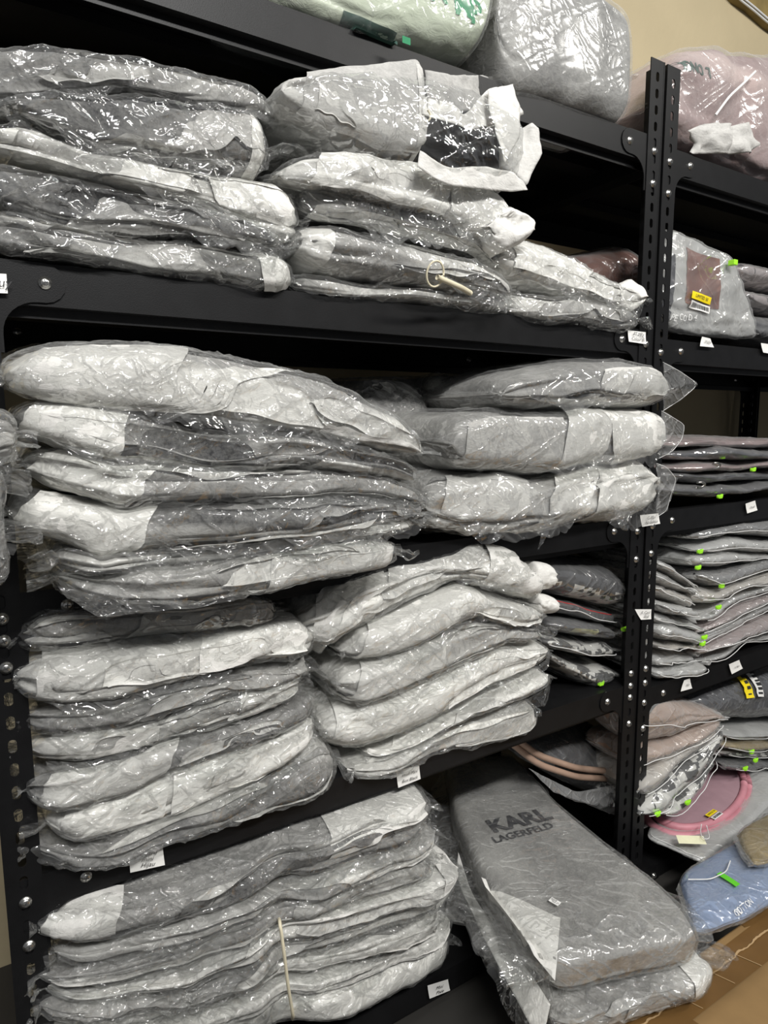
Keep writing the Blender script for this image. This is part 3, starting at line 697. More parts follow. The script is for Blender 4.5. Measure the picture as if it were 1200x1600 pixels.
# ---- third shelf, big left pile hanging over the edge
GC = 'thick film-wrapped dust bags in the large left pile on the third shelf'
C_ = [[(-10, 590), (15, 560), (60, 548), (150, 545), (300, 552), (420, 572), (540, 600), (640, 660), (690, 712)],
      [(-10, 618), (30, 622), (150, 642), (270, 655), (400, 672), (520, 690), (640, 716), (690, 735)],
      [(-10, 690), (60, 690), (180, 725), (330, 736), (500, 734), (620, 742), (690, 765)],
      [(-10, 745), (100, 772), (200, 790), (330, 784), (500, 778), (640, 780), (690, 797)],
      [(-10, 840), (100, 850), (160, 878), (300, 862), (400, 846), (520, 822), (690, 806)],
      [(60, 888), (150, 896), (280, 890), (400, 870), (520, 852), (690, 836)],
      [(60, 930), (140, 950), (300, 944), (450, 922), (560, 905), (690, 880)]]
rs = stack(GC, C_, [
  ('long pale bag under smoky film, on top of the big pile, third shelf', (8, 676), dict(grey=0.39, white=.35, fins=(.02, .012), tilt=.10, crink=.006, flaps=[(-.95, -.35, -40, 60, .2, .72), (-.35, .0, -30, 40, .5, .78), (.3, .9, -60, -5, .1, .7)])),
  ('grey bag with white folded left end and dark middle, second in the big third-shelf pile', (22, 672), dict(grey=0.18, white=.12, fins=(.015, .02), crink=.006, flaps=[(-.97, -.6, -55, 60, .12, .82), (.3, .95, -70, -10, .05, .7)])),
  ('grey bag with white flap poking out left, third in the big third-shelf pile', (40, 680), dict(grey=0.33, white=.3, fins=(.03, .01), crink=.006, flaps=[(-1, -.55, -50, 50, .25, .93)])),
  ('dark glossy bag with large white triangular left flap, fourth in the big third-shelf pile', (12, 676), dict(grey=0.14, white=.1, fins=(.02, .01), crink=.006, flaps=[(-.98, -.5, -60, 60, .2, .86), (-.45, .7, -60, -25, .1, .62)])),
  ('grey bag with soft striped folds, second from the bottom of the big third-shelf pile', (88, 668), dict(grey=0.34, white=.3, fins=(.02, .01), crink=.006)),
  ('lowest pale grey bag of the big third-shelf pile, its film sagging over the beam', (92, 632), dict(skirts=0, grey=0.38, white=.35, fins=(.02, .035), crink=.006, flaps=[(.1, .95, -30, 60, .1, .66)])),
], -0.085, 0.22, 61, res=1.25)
patch('film_tail', [[P(90, 915, -.09), P(180, 935, -.1), P(300, 940, -.1), P(400, 925, -.09)], [P(105, 935, -.1), P(150, 965, -.11), P(220, 958, -.11), P(380, 938, -.1)]], M['film'], rs[5][0], 50, 14, .004, 40, seed=8)
# bags of the neighbouring pile beyond the left post
GL = 'film-wrapped bag ends showing at the left edge of the third shelf'
stack(GL, [[(-160, 660), (25, 655)], [(-160, 722), (25, 715)], [(-160, 800), (20, 780)], [(-160, 915), (18, 905)]], [
  ('uppermost of the three wrapped bag ends at the left picture edge, third shelf', (-140, 22), dict(grey=0.29, white=.2)),
  ('middle one of the three wrapped bag ends at the left picture edge, third shelf', (-140, 0), dict(grey=0.25, white=.2)),
  ('lowest of the three wrapped bag ends at the left picture edge, third shelf', (-140, 6), dict(grey=0.20, white=.15, crink=.007)),
], -0.13, 0.0, 71, res=.8, fins=(.0, .02))

# ---- third shelf, right
GM = 'small grey wrapped bags at the back of the third shelf'
stack(GM, None, [
  ('small dark grey wrapped bag at the back, touching the big third-shelf pile', (560, 676), dict(top=[(540, 590), (640, 592), (676, 606)], bot=[(540, 740), (676, 750)], grey=0.20, white=.25)),
  ('small grey wrapped bag with white folded lower edge, at the back of the third shelf', (680, 788), dict(top=[(670, 586), (700, 584), (740, 600), (790, 615)], bot=[(670, 664), (790, 662)], grey=0.21, white=.1, flaps=[(-.6, .97, -60, -10, .1, .72)])),
  ('crumpled wrapped bag wedged under the two small bags at the back, third shelf', (676, 800), dict(top=[(670, 662), (800, 662)], bot=[(670, 756), (800, 752)], grey=0.33, white=.3, crink=.008)),
], 0.12, 0.34, 81, res=.8, fins=(.01, .01))
GD = 'wrapped dust bags stacked at the right end of the third shelf'
D_ = [[(785, 592), (850, 570), (930, 556), (1000, 556), (1050, 566)], [(700, 640), (800, 640), (1060, 640)], [(670, 736), (850, 742), (1060, 714)], [(670, 842), (800, 838), (1060, 806)]]
rd = stack(GD, D_, [
  ('plump grey bag with pointed clear film tip, top of the right stack, third shelf', (788, 1056), dict(grey=0.33, white=.1, fins=(.01, .015), e=.7, crink=.0035, wr=.006, film='filmsoft', flaps=[(-.1, .96, -75, 25, .35, .66), (-.95, -.1, -80, -20, .1, .5)])),
  ('box-shaped pale bag with creased white triangular folds, middle of the stack before the double post', (712, 1056), dict(grey=0.34, white=.0, fins=(.01, .012), e=.45, crink=.004, film='filmsoft', flaps=[(-.95, -.2, -80, 30, .1, .48), (-.2, .3, -80, 60, .3, .74), (.3, .95, -60, 70, -.3, .82)])),
  ('crumpled white bag with film tails hanging over the beam, bottom of the right stack', (676, 1046), dict(grey=0.41, white=.1, fins=(.01, .012), e=.55, wr=.010, crink=.006, film='filmsoft', flaps=[(-.9, -.3, -50, 60, .2, .6), (-.2, .25, -70, 50, .4, .76), (.3, .95, -70, 60, .2, .82)])),
], -0.045, 0.24, 85, res=1.1, corner=.08, pe=12)
patch('film_tail', [[P(715, 815, -.055), P(730, 822, -.058), P(748, 812, -.055)], [P(740, 838, -.06), P(755, 836, -.062), P(772, 828, -.06)], [P(752, 850, -.06), P(766, 850, -.06), P(784, 838, -.06)]], M['film'], rd[2][0], 20, 20, .004, 50, seed=9)
patch('film_tail', [[P(838, 805, -.055), P(855, 808, -.058), P(872, 800, -.055)], [P(846, 834, -.06), P(852, 832, -.062), P(862, 826, -.06)], [P(841, 859, -.06), P(844, 857, -.06), P(848, 850, -.06)]], M['film'], rd[2][0], 20, 20, .002, 50, seed=10)
patch('film_tail', [[P(958, 790, -.055), P(975, 800, -.058), P(990, 798, -.055)], [P(965, 818, -.06), P(972, 822, -.062), P(982, 824, -.06)], [P(972, 828, -.06), P(975, 829, -.06), P(980, 829, -.06)]], M['film'], rd[2][0], 20, 20, .002, 50, seed=11)

for k, (l0, l1, m0, m1, t0, t1) in enumerate((((1036, 566), (1036, 642), (1062, 580), (1064, 624), (1088, 598), (1089, 603)), ((1034, 642), (1030, 716), (1056, 655), (1050, 706), (1070, 664), (1066, 686)), ((1026, 724), (1026, 808), (1042, 730), (1042, 798), (1057, 748), (1046, 780)))):
    yk = -.052
    mids = lambda a_, b_: [P(*a_, yk), P((a_[0] + b_[0]) / 2 + 2, (a_[1] + b_[1]) / 2, yk - .006), P(*b_, yk)]
    patch('film_tip', [mids(l0, l1), mids(m0, m1), mids(t0, t1)], M['filmtip'], rd[k][0], 24, 24, .003, 45, seed=30 + k)
    tube('film_edge_glint', smooth_path([P(*l0, yk), P(*m0, yk), P(*t0, yk - .002), P(*t1, yk - .002), P(*m1, yk), P(*l1, yk)], 30), .00045, M['seam'], rd[k][0], 5)  # thin white tube added to paint the bright glint along the film's edge
# ---- fourth shelf, left pile
GE = 'film-wrapped dust bags piled on the left of the fourth shelf'
E_ = [[(22, 985), (60, 962), (200, 952), (330, 945), (450, 940), (505, 965)],
      [(22, 1040), (120, 1025), (200, 1008), (330, 990), (470, 968), (505, 975)],
      [(22, 1118), (150, 1100), (270, 1072), (400, 1045), (505, 1040)],
      [(22, 1170), (150, 1140), (270, 1108), (380, 1075), (505, 1062)],
      [(22, 1222), (150, 1200), (300, 1152), (400, 1118), (505, 1082)],
      [(22, 1285), (100, 1272), (200, 1246), (330, 1180), (450, 1140), (505, 1122)],
      [(22, 1322), (120, 1326), (230, 1300), (300, 1272), (400, 1222), (505, 1160)],
      [(22, 1365), (120, 1362), (230, 1328), (350, 1296), (450, 1268), (540, 1240)]]
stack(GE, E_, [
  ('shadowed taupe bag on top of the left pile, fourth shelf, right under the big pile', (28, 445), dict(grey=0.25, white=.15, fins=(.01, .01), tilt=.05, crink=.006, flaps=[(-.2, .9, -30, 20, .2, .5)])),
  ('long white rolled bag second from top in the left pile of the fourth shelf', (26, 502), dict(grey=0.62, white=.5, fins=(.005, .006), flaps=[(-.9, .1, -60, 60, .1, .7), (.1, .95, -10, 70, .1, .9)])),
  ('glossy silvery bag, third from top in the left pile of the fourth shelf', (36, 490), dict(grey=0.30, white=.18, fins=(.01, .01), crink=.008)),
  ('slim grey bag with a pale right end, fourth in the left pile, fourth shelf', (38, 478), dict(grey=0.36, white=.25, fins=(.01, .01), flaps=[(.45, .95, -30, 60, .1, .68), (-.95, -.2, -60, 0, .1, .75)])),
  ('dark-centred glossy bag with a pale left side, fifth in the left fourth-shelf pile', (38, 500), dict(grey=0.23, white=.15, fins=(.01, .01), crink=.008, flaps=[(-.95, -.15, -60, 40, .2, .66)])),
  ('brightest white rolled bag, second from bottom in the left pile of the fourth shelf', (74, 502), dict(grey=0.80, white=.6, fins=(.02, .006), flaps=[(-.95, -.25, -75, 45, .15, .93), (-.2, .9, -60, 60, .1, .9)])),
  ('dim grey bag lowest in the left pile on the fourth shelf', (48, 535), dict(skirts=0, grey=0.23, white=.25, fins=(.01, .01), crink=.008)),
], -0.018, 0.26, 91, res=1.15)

# ---- fourth shelf, right pile
GF = 'film-wrapped white dust bags piled on the right of the fourth shelf'
F_ = [[(480, 935), (540, 915), (600, 892), (680, 868), (760, 852), (820, 858), (868, 892)],
      [(480, 1035), (520, 1045), (570, 985), (640, 958), (730, 922), (868, 958)],
      [(480, 1060), (560, 1042), (650, 1008), (740, 965), (868, 985)],
      [(480, 1115), (570, 1102), (700, 1052), (790, 1000), (868, 995)],
      [(520, 1200), (575, 1192), (680, 1140), (790, 1080), (868, 1035)],
      [(540, 1208), (600, 1195), (700, 1150), (790, 1110), (868, 1088)],
      [(540, 1232), (640, 1206), (700, 1186), (790, 1160), (868, 1134)]]
stack(GF, F_, [
  ('big crumpled white bag arching over the top of the right pile on the fourth shelf', (486, 862), dict(grey=0.66, white=.45, fins=(.012, .004), wr=.011, e=.75, flaps=[(-.97, -.5, -70, 55, .2, .8), (-.4, .4, 0, 80, .2, .66), (.35, .95, -70, 70, .2, .84)])),
  ('white bag tapering right under the arched top bag of the right fourth-shelf pile', (548, 858), dict(grey=0.68, white=.5, fins=(.01, .004), flaps=[(-.9, .2, -60, 60, .2, .82)])),
  ('glossy pale bag with frilled film at its right end, middle of the right fourth-shelf pile', (535, 850), dict(grey=0.45, white=.45, fins=(.01, .03), crink=.009, flaps=[(-.9, -.1, -60, 60, .2, .74)])),
  ('widest smooth white roll slanting up to the right in the right fourth-shelf pile', (522, 866), dict(grey=0.85, white=.6, fins=(.008, .004), e=.75, flaps=[(-.95, .1, -60, 60, .1, .97), (.0, .85, -20, 70, .1, .92)])),
  ('slim white roll with rounded right end, second from bottom, right fourth-shelf pile', (590, 866), dict(grey=0.80, white=.6, fins=(.01, .006), e=.85)),
  ('lowest film-wrapped white roll of the right fourth-shelf pile, on the beam', (560, 852), dict(skirts=0, grey=0.60, white=.5, fins=(.02, .006), crink=.007)),
], -0.018, 0.24, 101, res=1.1)
for k, (tp, bt, lb) in enumerate(((( (845, 880), (872, 885)), ((845, 925), (872, 922)), 'small white cloth end poking out at the upper right of the arched top bag'),
                    (((845, 930), (872, 935)), ((845, 962), (872, 960)), 'small white cloth end poking out below the other one, right of the arched top bag'))):
    lay_bundle(111 + k, lb, 'white cloth ends', (842, 872), list(tp), list(bt), .0, .05, grey=0.80, white=.6, e=.85, res=.4, film=None, inner='cloth_end', name='white_cloth_end', wr=.003)

# ---- fifth shelf, tied pile
GG = 'film-wrapped dust bags in the banded pile on the bottom shelf'
def lerp(a, b_, t): return [(x, y * (1 - t) + y2 * t) for (x, y), (x2, y2) in zip(a, b_)]
g0 = [(55, 1470), (150, 1440), (300, 1392), (450, 1335), (600, 1278), (740, 1230)]
g1 = [(55, 1690), (150, 1680), (300, 1668), (450, 1612), (600, 1562), (740, 1508)]
tt = [0, .20, .32, .43, .54, .64, .74, .84, 1.0]
rng = random.Random(3)
G_ = [[(x, y + rng.uniform(-5, 5)) for x, y in lerp(g0, g1, t)] for t in tt]
gl = [('smooth grey bag on top of the banded pile on the bottom shelf', (60, 690), dict(grey=0.30, white=.15, tilt=.05, flaps=[(.35, .97, 0, 150, .1, .78), (-.98, -.7, -40, 60, .1, .7)])),
      ('pale beige bag just under the top bag of the banded pile', (90, 700), dict(grey=0.45, white=.3, crink=.007)),
      ('grey bag with two cream hems, third from top in the banded pile', (62, 690), dict(grey=0.28, white=.2, crink=.007, flaps=[(.1, .9, -40, 30, .1, .5)])),
      ('bag with white top fold and curled right end, fourth in the banded pile', (70, 730), dict(grey=0.34, white=.3, flaps=[(-.2, .8, 10, 60, .1, .78), (.82, .99, -60, 60, .1, .72)])),
      ('dark grey glossy bag with a bulbous right end, fifth from top in the banded pile', (66, 732), dict(grey=0.21, white=.2, crink=.007, flaps=[(.8, .99, -70, 60, .1, .66)])),
      ('bag of pale folds where the rubber band grips, sixth from top in the banded pile', (64, 700), dict(grey=0.41, white=.45)),
      ('white pleated bag second from the bottom of the banded pile', (66, 725), dict(grey=0.60, white=.5)),
      ('brightest white bag at the foot of the banded pile with a pointed right corner', (70, 722), dict(skirts=0, grey=0.70, white=.55, flaps=[(-.1, .97, -50, 50, .2, .9)]))]
stack(GG, G_, gl, -0.03, 0.30, 121, res=1.15, wr=.008, pinch=(448, .03, .10), fins=(.01, .01))
tag(tube('rubber_band', smooth_path([P(436, 1436, -.02), P(437, 1440, -.040), P(444, 1490, -.046), P(450, 1540, -.046), P(458, 1588, -.040), P(457, 1592, -.01)], 30), .0022, M['band']), 'twisted cream rubber band round the pile on the bottom shelf', 'rubber band')

# ---- large printed grey bag with another under it, on the carton
GH = 'large grey wrapped bags reaching from the bottom shelf on to the carton'
b2 = Bundle(131, .5, .005, 12, .1).quad([(.60, -.235, .130), (.850, -.275, .130), (.92, .22, .10), (.70, .24, .10)], .020)
r2, i2, _ = finish_bundle(b2, 'grey bag with a white right corner, on the carton underneath the large printed bag', GH, grey=0.30, white=.2, fins=(.01, .045), res=1.3, crink=.005,
     flaps=[(.55, .985, -60, 70, .1, .85)])
ztop = .178
b1 = Bundle(132, .38, .0035, 16, .06, .006).ribbed([PZ(868, 1528, ztop), PZ(800, 1468, ztop), PZ(748, 1400, ztop), PZ(718, 1330, ztop), PZ(704, 1290, ztop), PZ(700, 1240, ztop), PZ(694, 1196, ztop)],
   [PZ(1090, 1478, ztop), PZ(1078, 1450, ztop), PZ(1040, 1410, ztop), PZ(960, 1350, ztop), PZ(900, 1298, ztop), PZ(862, 1262, ztop), PZ(800, 1192, ztop)], .032)
r1, i1, bq = finish_bundle(b1, 'large grey dust bag with black two-line print, reaching from bottom shelf on to the carton', GH, autof=0, grey=0.34, white=.06, fins=(.05, .02), res=1.6, crink=.003, film='filmsoft')
# white corner fold and prints on it
dn = (0, 0, -1)
def on_top(px, py, z=.215): return PZ(px, py, z)
tri = [on_top(752, 1372), on_top(868, 1508), on_top(876, 1428)]
V = []; n = 16
F = []; idx = {}
for i in range(n + 1):
    for j in range(n + 1 - i):
        idx[(i, j)] = len(V); V.append(tri[0] + (tri[1] - tri[0]) * i / n + (tri[2] - tri[0]) * j / n)
for i in range(n):
    for j in range(n - i):
        F.append((idx[(i, j)], idx[(i + 1, j)], idx[(i, j + 1)]))
        if i + j < n - 1: F.append((idx[(i + 1, j)], idx[(i + 1, j + 1)], idx[(i, j + 1)]))
o = drape('folded_corner', V, F, i1, dn, M['cloth'], r1, .0016)
a = o.data.attributes.new('lay', 'FLOAT', 'POINT'); a.data.foreach_set('value', [.80] * len(o.data.vertices))
rd_ = on_top(868, 1268) - on_top(762, 1292); up_ = on_top(805, 1262) - on_top(815, 1295)
V, F = flat_text(on_top(812, 1278), rd_, up_, 'KARL', .050, 0, .0016); drape('black_print', V, F, i1, dn, M['inkgrey'], r1, .0018)
V, F = flat_text(on_top(818, 1297), on_top(868, 1280) - on_top(772, 1304), up_, 'LAGERFELD', .023, 0, .0004); drape('black_print', V, F, i1, dn, M['inkgrey'], r1, .0018)
V, F = flat_grid(on_top(867, 1407), on_top(878, 1414) - on_top(857, 1402), on_top(862, 1398) - on_top(872, 1416), .016, .010, 5, 4); st = drape('white_sticker', V, F, i1, dn, M['paper'], r1, .0062)
for k in (-1, 0, 1):
    V, F = flat_text(on_top(867 + k * 1.5, 1407 + k * 3.0), on_top(878, 1414) - on_top(857, 1402), on_top(862, 1398) - on_top(872, 1416), 'LAGER' if k < 0 else 'NO 2 15', .0036); drape('sticker_print', V, F, i1, dn, M['ink'], st, .0067)
patch('folded_flap', [[P(715, 1330, .07), P(738, 1400, .0), P(790, 1470, -.08), P(835, 1530, -.16), P(860, 1570, -.20)], [P(712, 1365, .05), P(742, 1440, -.02), P(790, 1530, -.12), P(828, 1600, -.20), P(845, 1640, -.235)]], M['cloth'], r1, 50, 14, .003, 30, .80, .0008, 12)
patch('film_skirt', [[P(700, 1300, .10), P(740, 1400, -.0), P(800, 1480, -.10), P(868, 1520, -.235)], [P(705, 1370, .05), P(745, 1480, -.04), P(800, 1600, -.17), P(865, 1640, -.26)]], M['film'], r1, 70, 40, .007, 30, seed=13)

# ---- carton
cz = .098; cy = -.223
carton = empty('cardboard_carton', (1.0, -.5, 0), 'large taped brown cardboard carton in the bottom right corner, in front of the racks', 'box')
mesh('carton_wall', *join([boxvf((.42, cy - .006, 0), (1.55, cy, cz)), boxvf((.42, cy - .62, 0), (1.55, cy - .614, cz)), boxvf((.42, cy - .614, 0), (.426, cy - .006, cz)), boxvf((1.544, cy - .614, 0), (1.55, cy - .006, cz))]), M['card'], carton)
mid = PZ(1100, 1600, cz)[1]
pA = PZ(1200, 1501, cz); pB = PZ(1092, 1562, cz)
seam_y = (PZ(1196, 1464, cz)[1] + PZ(1056, 1567, cz)[1]) / 2
def topflap(ya, yb, zoff, seed):
    xs = np.linspace(.42, 1.55, 120); ys = np.linspace(ya, yb, 14); X, Y = np.meshgrid(xs, ys, indexing='ij')
    Z = cz + zoff + .0014 * fbm(np.stack([X * 9, Y * 9, X * 0 + seed], -1), 2) + 0 * X
    return mesh('top_flap', np.stack([X, Y, Z], -1).reshape(-1, 3), grid_faces(120, 14), M['card'], carton, True)
for f_ in (topflap(cy, seam_y + .001, .001, 1), topflap(seam_y - .001, cy - .62, .001, 2)):
    md = f_.modifiers.new('s', 'SOLIDIFY'); md.thickness = .003
def strip(name, pts, wid, mat, lift, wob=0.0, n=60):
    p = smooth_path(pts, n); d = np.gradient(p, axis=0); d[:, 2] = 0; d /= np.linalg.norm(d, axis=1, keepdims=True); nn = np.stack([-d[:, 1], d[:, 0], 0 * d[:, 0]], 1)
    wv_ = wob * fbm(p * 60, 3)[:, None]
    G = np.stack([p + nn * (wid / 2 + wv_), p - nn * (wid / 2 - wv_ * .6)], 0); G[..., 2] += lift + .0014 * fbm(np.stack([G[..., 0] * 9, G[..., 1] * 9, G[..., 0] * 0 + 2], -1), 2)
    return mesh(name, G.reshape(-1, 3), grid_faces(2, n), mat, carton, True)
strip('packing_tape', [(.66, seam_y - .004, cz), (1.5, seam_y - .004, cz)], .052, M['cardtape'], .0030)
strip('packing_tape', [(.5, cy - .068, cz), (.77, cy - .018, cz)], .048, M['cardtape'], .0022) if False else None
e0, e1 = PZ(985, 1552, cz), PZ(1180, 1690, cz); strip('packing_tape', [e0, e1], .045, M['cardtape'], .0026)
e0, e1 = PZ(1150, 1440, cz), PZ(1300, 1395, cz); strip('packing_tape', [e0, e1], .035, M['cardtape'], .0022)
strip('torn_seam', [(.55, seam_y, cz), (1.5, seam_y + .002, cz)], .0022, M['cardedge'], .0044, .004, 200)
for (a_, b_) in (((1148, 1494), (1190, 1512)), ((1108, 1520), (1148, 1540)), ((1060, 1560), (1098, 1580))):
    strip('crease_line', [PZ(*a_, cz), PZ(*b_, cz)], .0012, M['cardedge'], .0040, .0, 20)

# ---- handwritten shelf labels
def note(corners, lines, label, sz=.0085, y=-.0012, group='handwritten paper labels on the shelf beams'):
    """corners: tl, tr, br, bl in the beam plane"""
    c = [P(px, py, y) for px, py in corners]
    nu_, nv_ = 8, 6; u, v = np.meshgrid(np.linspace(0, 1, nu_), np.linspace(0, 1, nv_), indexing='ij'); u = u[..., None]; v = v[..., None]
    G = (c[0] * (1 - u) + c[1] * u) * (1 - v) + (c[3] * (1 - u) + c[2] * u) * v
    G[..., 1] -= .0022 * (v[..., 0] ** 2)
    ctr = sum(c) / 4; r = empty('shelf_label', ctr, label, 'label', group)
    mesh('paper', G.reshape(-1, 3), grid_faces(nu_, nv_), M['paper'], r, True)
    right = (c[1] - c[0] + c[2] - c[3]) / 2; up = (c[0] - c[3] + c[1] - c[2]) / 2; h = np.linalg.norm(up)
    for k, l in enumerate(lines):
        f = (k + .5) / len(lines) * .8 + .1
        p0 = ctr + up * (.5 - f) + np.array([0, -.0036, 0])
        text_on_plane('handwriting', l, sz, p0, right, up, M['ink'], r, 0, .25)
note([(-70, 424), (10, 428), (12, 459), (-70, 456)], ['Chris Buy'], 'white handwritten label at the left picture edge, on the bracket of the second shelf', .012)
note([(201, 1326), (254, 1322), (257, 1350), (203, 1362)], ['Bogard', 'mini', 'Hijau'], 'largest white handwritten label, left of centre on the fourth shelf beam', .0078)
note([(619, 1204), (655, 1196), (656, 1216), (621, 1230)], ['Wolf Mini', 'Box Black'], 'white handwritten label under the right pile on the fourth shelf beam', .0068)
note([(668, 1540), (700, 1530), (702, 1546), (670, 1559)], ['Mini', 'Pixie'], 'white handwritten label on the bottom shelf beam, below the banded pile', .0078)
note([(981, 516), (1009, 519), (1008, 538), (981, 534)], ['PT MRg', 'Colour Bl.'], 'white handwritten label by the double post on the second shelf beam', .0085)
note([(1000, 805), (1029, 802), (1030, 818), (1002, 823)], ['G. Mini', 'No Edition'], 'white handwritten label stuck across the double post at the third shelf', .008)
note([(992, 952), (1018, 952), (1016, 967), (1000, 968)], ['K. Card', 'Wall'], 'torn white label stuck on the double post between third and fourth shelf', .008)
note([(1097, 526), (1110, 529), (1114, 543), (1092, 541)], ['Wallet'], 'trapezoid white label on the second shelf beam right of the double post', .0075)
note([(1189, 536), (1220, 540), (1222, 556), (1191, 551)], ['Cross'], 'white label at the right picture edge on the second shelf beam', .0085)
note([(1165, 787), (1180, 782), (1182, 797), (1166, 802)], ['Pouch'], 'small white label on the third shelf beam of the right rack', .007)
note([(1139, 1038), (1155, 1031), (1159, 1044), (1142, 1053)], ['Y. Mini'], 'tilted white label on the fourth shelf beam of the right rack, further right', .007)
note([(1069, 1063), (1078, 1060), (1080, 1075), (1062, 1080)], ['Kit'], 'curling white label on the fourth shelf beam of the right rack, nearer the post', .008, y=-.0016)

# ---- zip bags
def zipbag(seed, label, group, xr, top, bot, yf, yb, mat, film='zipfilm', slider=None, pat=None, strip_=True, fins=(.01, .012), e=.8, wr=.004, grey=0.33, res=.55, tilt=0.0, slmat='lime', crink=.003):
    r, ib, b = lay_bundle(seed, label, group, xr, top, bot, yf, yb, tilt=tilt, innermat=M[mat], film=film, fins=fins, e=e, wr=wr, res=res, crink=crink, name='zip_bag', inner='folded_goods', filmpart='plastic_bag', gap=.0015)
    if strip_:
        s = np.linspace(-.93, .93, 40); q = b.pt(s, np.full(40, -.12), .004, 1.0)
        q[:, 1] -= .004; q[:, 2] += .0008 * np.sin(s * 9 + seed)
        tube('zip_seam', q, .0008, M['seam'], r, 6)
    if slider is not None:
        p = P(slider[0], slider[1], yf - .008)
        V, F = join([boxvf(p + [-.0055, -.004, -.0035], p + [.0055, .003, .0035]), boxvf(p + [.0035, -.003, -.0012], p + [.0085, .001, .0048]), boxvf(p + [-.0075, -.0025, -.002], p + [-.0045, .002, .003])])
        o = mesh('zip_slider', V, F, M[slmat], r); md = o.modifiers.new('bv', 'BEVEL'); md.width = .0012; md.segments = 2
    return r, ib, b
def zipstack(group, top, bot, n, xr, yf, yb, mats, labels, sliders, seed, jit=3, **kw):
    rng = random.Random(seed); B = []
    for k in range(n + 1):
        j = 0 if k in (0, n) else jit
        B.append([(x, y + rng.uniform(-j, j)) for x, y in lerp(top, bot, k / n)])
    out = []
    for k in range(n):
        x0 = xr[0] + rng.uniform(0, 6); x1 = xr[1] + rng.uniform(-6, 6)
        out.append(zipbag(seed + k, labels[k], group, (x0, x1), [(a, b_ + .6) for a, b_ in B[k]], B[k + 1], yf + rng.uniform(-.006, .006), yb, mats[k % len(mats)], slider=sliders.get(k), **kw))
    return out

# right rack, second shelf
GR2 = 'zip bags on the second shelf of the right rack'
zr, zi, zb = zipbag(201, 'clear zip bag with yellow sticker and reddish brown patch, beside the double post, second shelf', GR2, (1044, 1190),
    [(1040, 372), (1064, 358), (1104, 378), (1152, 398), (1166, 430), (1190, 510)], [(1040, 508), (1110, 524), (1190, 534)], .01, .07, 'palegrey', 'zipfilmclear', strip_=False, tilt=.2, e=.6, fins=(.004, .006), res=.9, wr=.006)
for nm, sp, tp, m_ in (('brown_leather_patch', (-.55, .10), (-12, 38), 'brownred'), ('dark_strap', (-.95, -.80), (-75, 20), 'navy')):
    q = zb.pt(*np.meshgrid(np.linspace(*sp, 30), np.radians(np.linspace(*tp, 16)), indexing='ij'), .0012, 1); A_ = q.reshape(30, 16, 3)
    mesh(nm, q.reshape(-1, 3), grid_faces(30, 16), M[m_], zr, True)
def stickerpair(target, root, c, right, up, wd, ht, d, lift=.006, gapf=1.25):
    c = np.array(c); right = np.array(right, float) / np.linalg.norm(right); up = np.array(up, float); up /= np.linalg.norm(up)
    V, F = flat_grid(c, right, up, wd, ht, 10, 5); y_ = drape('yellow_sticker', V, F, target, d, M['yellow'], root, lift)
    V, F = flat_text(c, right, up, 'LIMITED 50', ht * .62); drape('sticker_print', V, F, target, d, M['ink'], y_, lift + .0006)
    c2 = c - up * ht * gapf; V, F = flat_grid(c2, right, up, wd, ht, 10, 5); w_ = drape('white_sticker', V, F, target, d, M['paper'], root, lift)
    parts = []; rng = random.Random(4); x = -.42
    while x < .42:
        bw = rng.uniform(.01, .03); a_ = c2 + right * wd * x; 
        parts.append(([a_ - up * ht * .3, a_ + right * wd * bw - up * ht * .3, a_ + right * wd * bw + up * ht * .3, a_ + up * ht * .3], [(0, 1, 2, 3)])); x += bw + rng.uniform(.012, .035)
    V, F = join(parts); drape('barcode', V, F, target, d, M['ink'], w_, lift + .0006)
stickerpair(zi, zr, P(1132, 459, -.03), P(1156, 469, -.03) - P(1110, 451, -.03), (0, 0, 1), .060, .013, (0, 1, 0))
for tx, px in (('PE', 1090), ('CO', 1103), ('D', 1116), ('4', 1124)):
    V, F = flat_text(P(px, 491, -.03), (1, 0, -.12), (0, 0, 1), tx, .016); drape('white_print', V, F, zi, (0, 1, 0), M['inkwhite'], zr, .0062)
zs = P(1148, 410, .0)
box('zip_slider', zs - [.006, .003, .005], zs + [.006, .010, .005], M['lime'], zr, .0012)
stack_l = [('upper monogram pouch at the right picture edge, second shelf, right rack', (1160, 1290), [(1150, 395), (1290, 440)], [(1150, 436), (1290, 470)], 'mosaicgrey'),
           ('middle mauve monogram pouch at the right picture edge, second shelf, right rack', (1165, 1290), [(1150, 437), (1290, 472)], [(1150, 470), (1290, 505)], 'mosaicgrey'),
           ('lowest black pouch at the right picture edge, second shelf, right rack', (1168, 1290), [(1150, 472), (1290, 508)], [(1150, 520), (1290, 556)], 'darkgrey')]
for k, (lb, xr, tp, bt, m_) in enumerate(stack_l):
    zipbag(205 + k, lb, GR2, xr, tp, bt, .05 - .01 * k, .25, m_, 'zipfilmclear', strip_=False, wr=.004)
zipbag(209, 'dark brown wrapped goods at the back of the second shelf, left of the double post', GR2, (868, 1012),
   [(860, 400), (930, 388), (1015, 370)], [(860, 470), (1015, 490)], .12, .35, 'brownred', 'zipfilmclear', strip_=False)
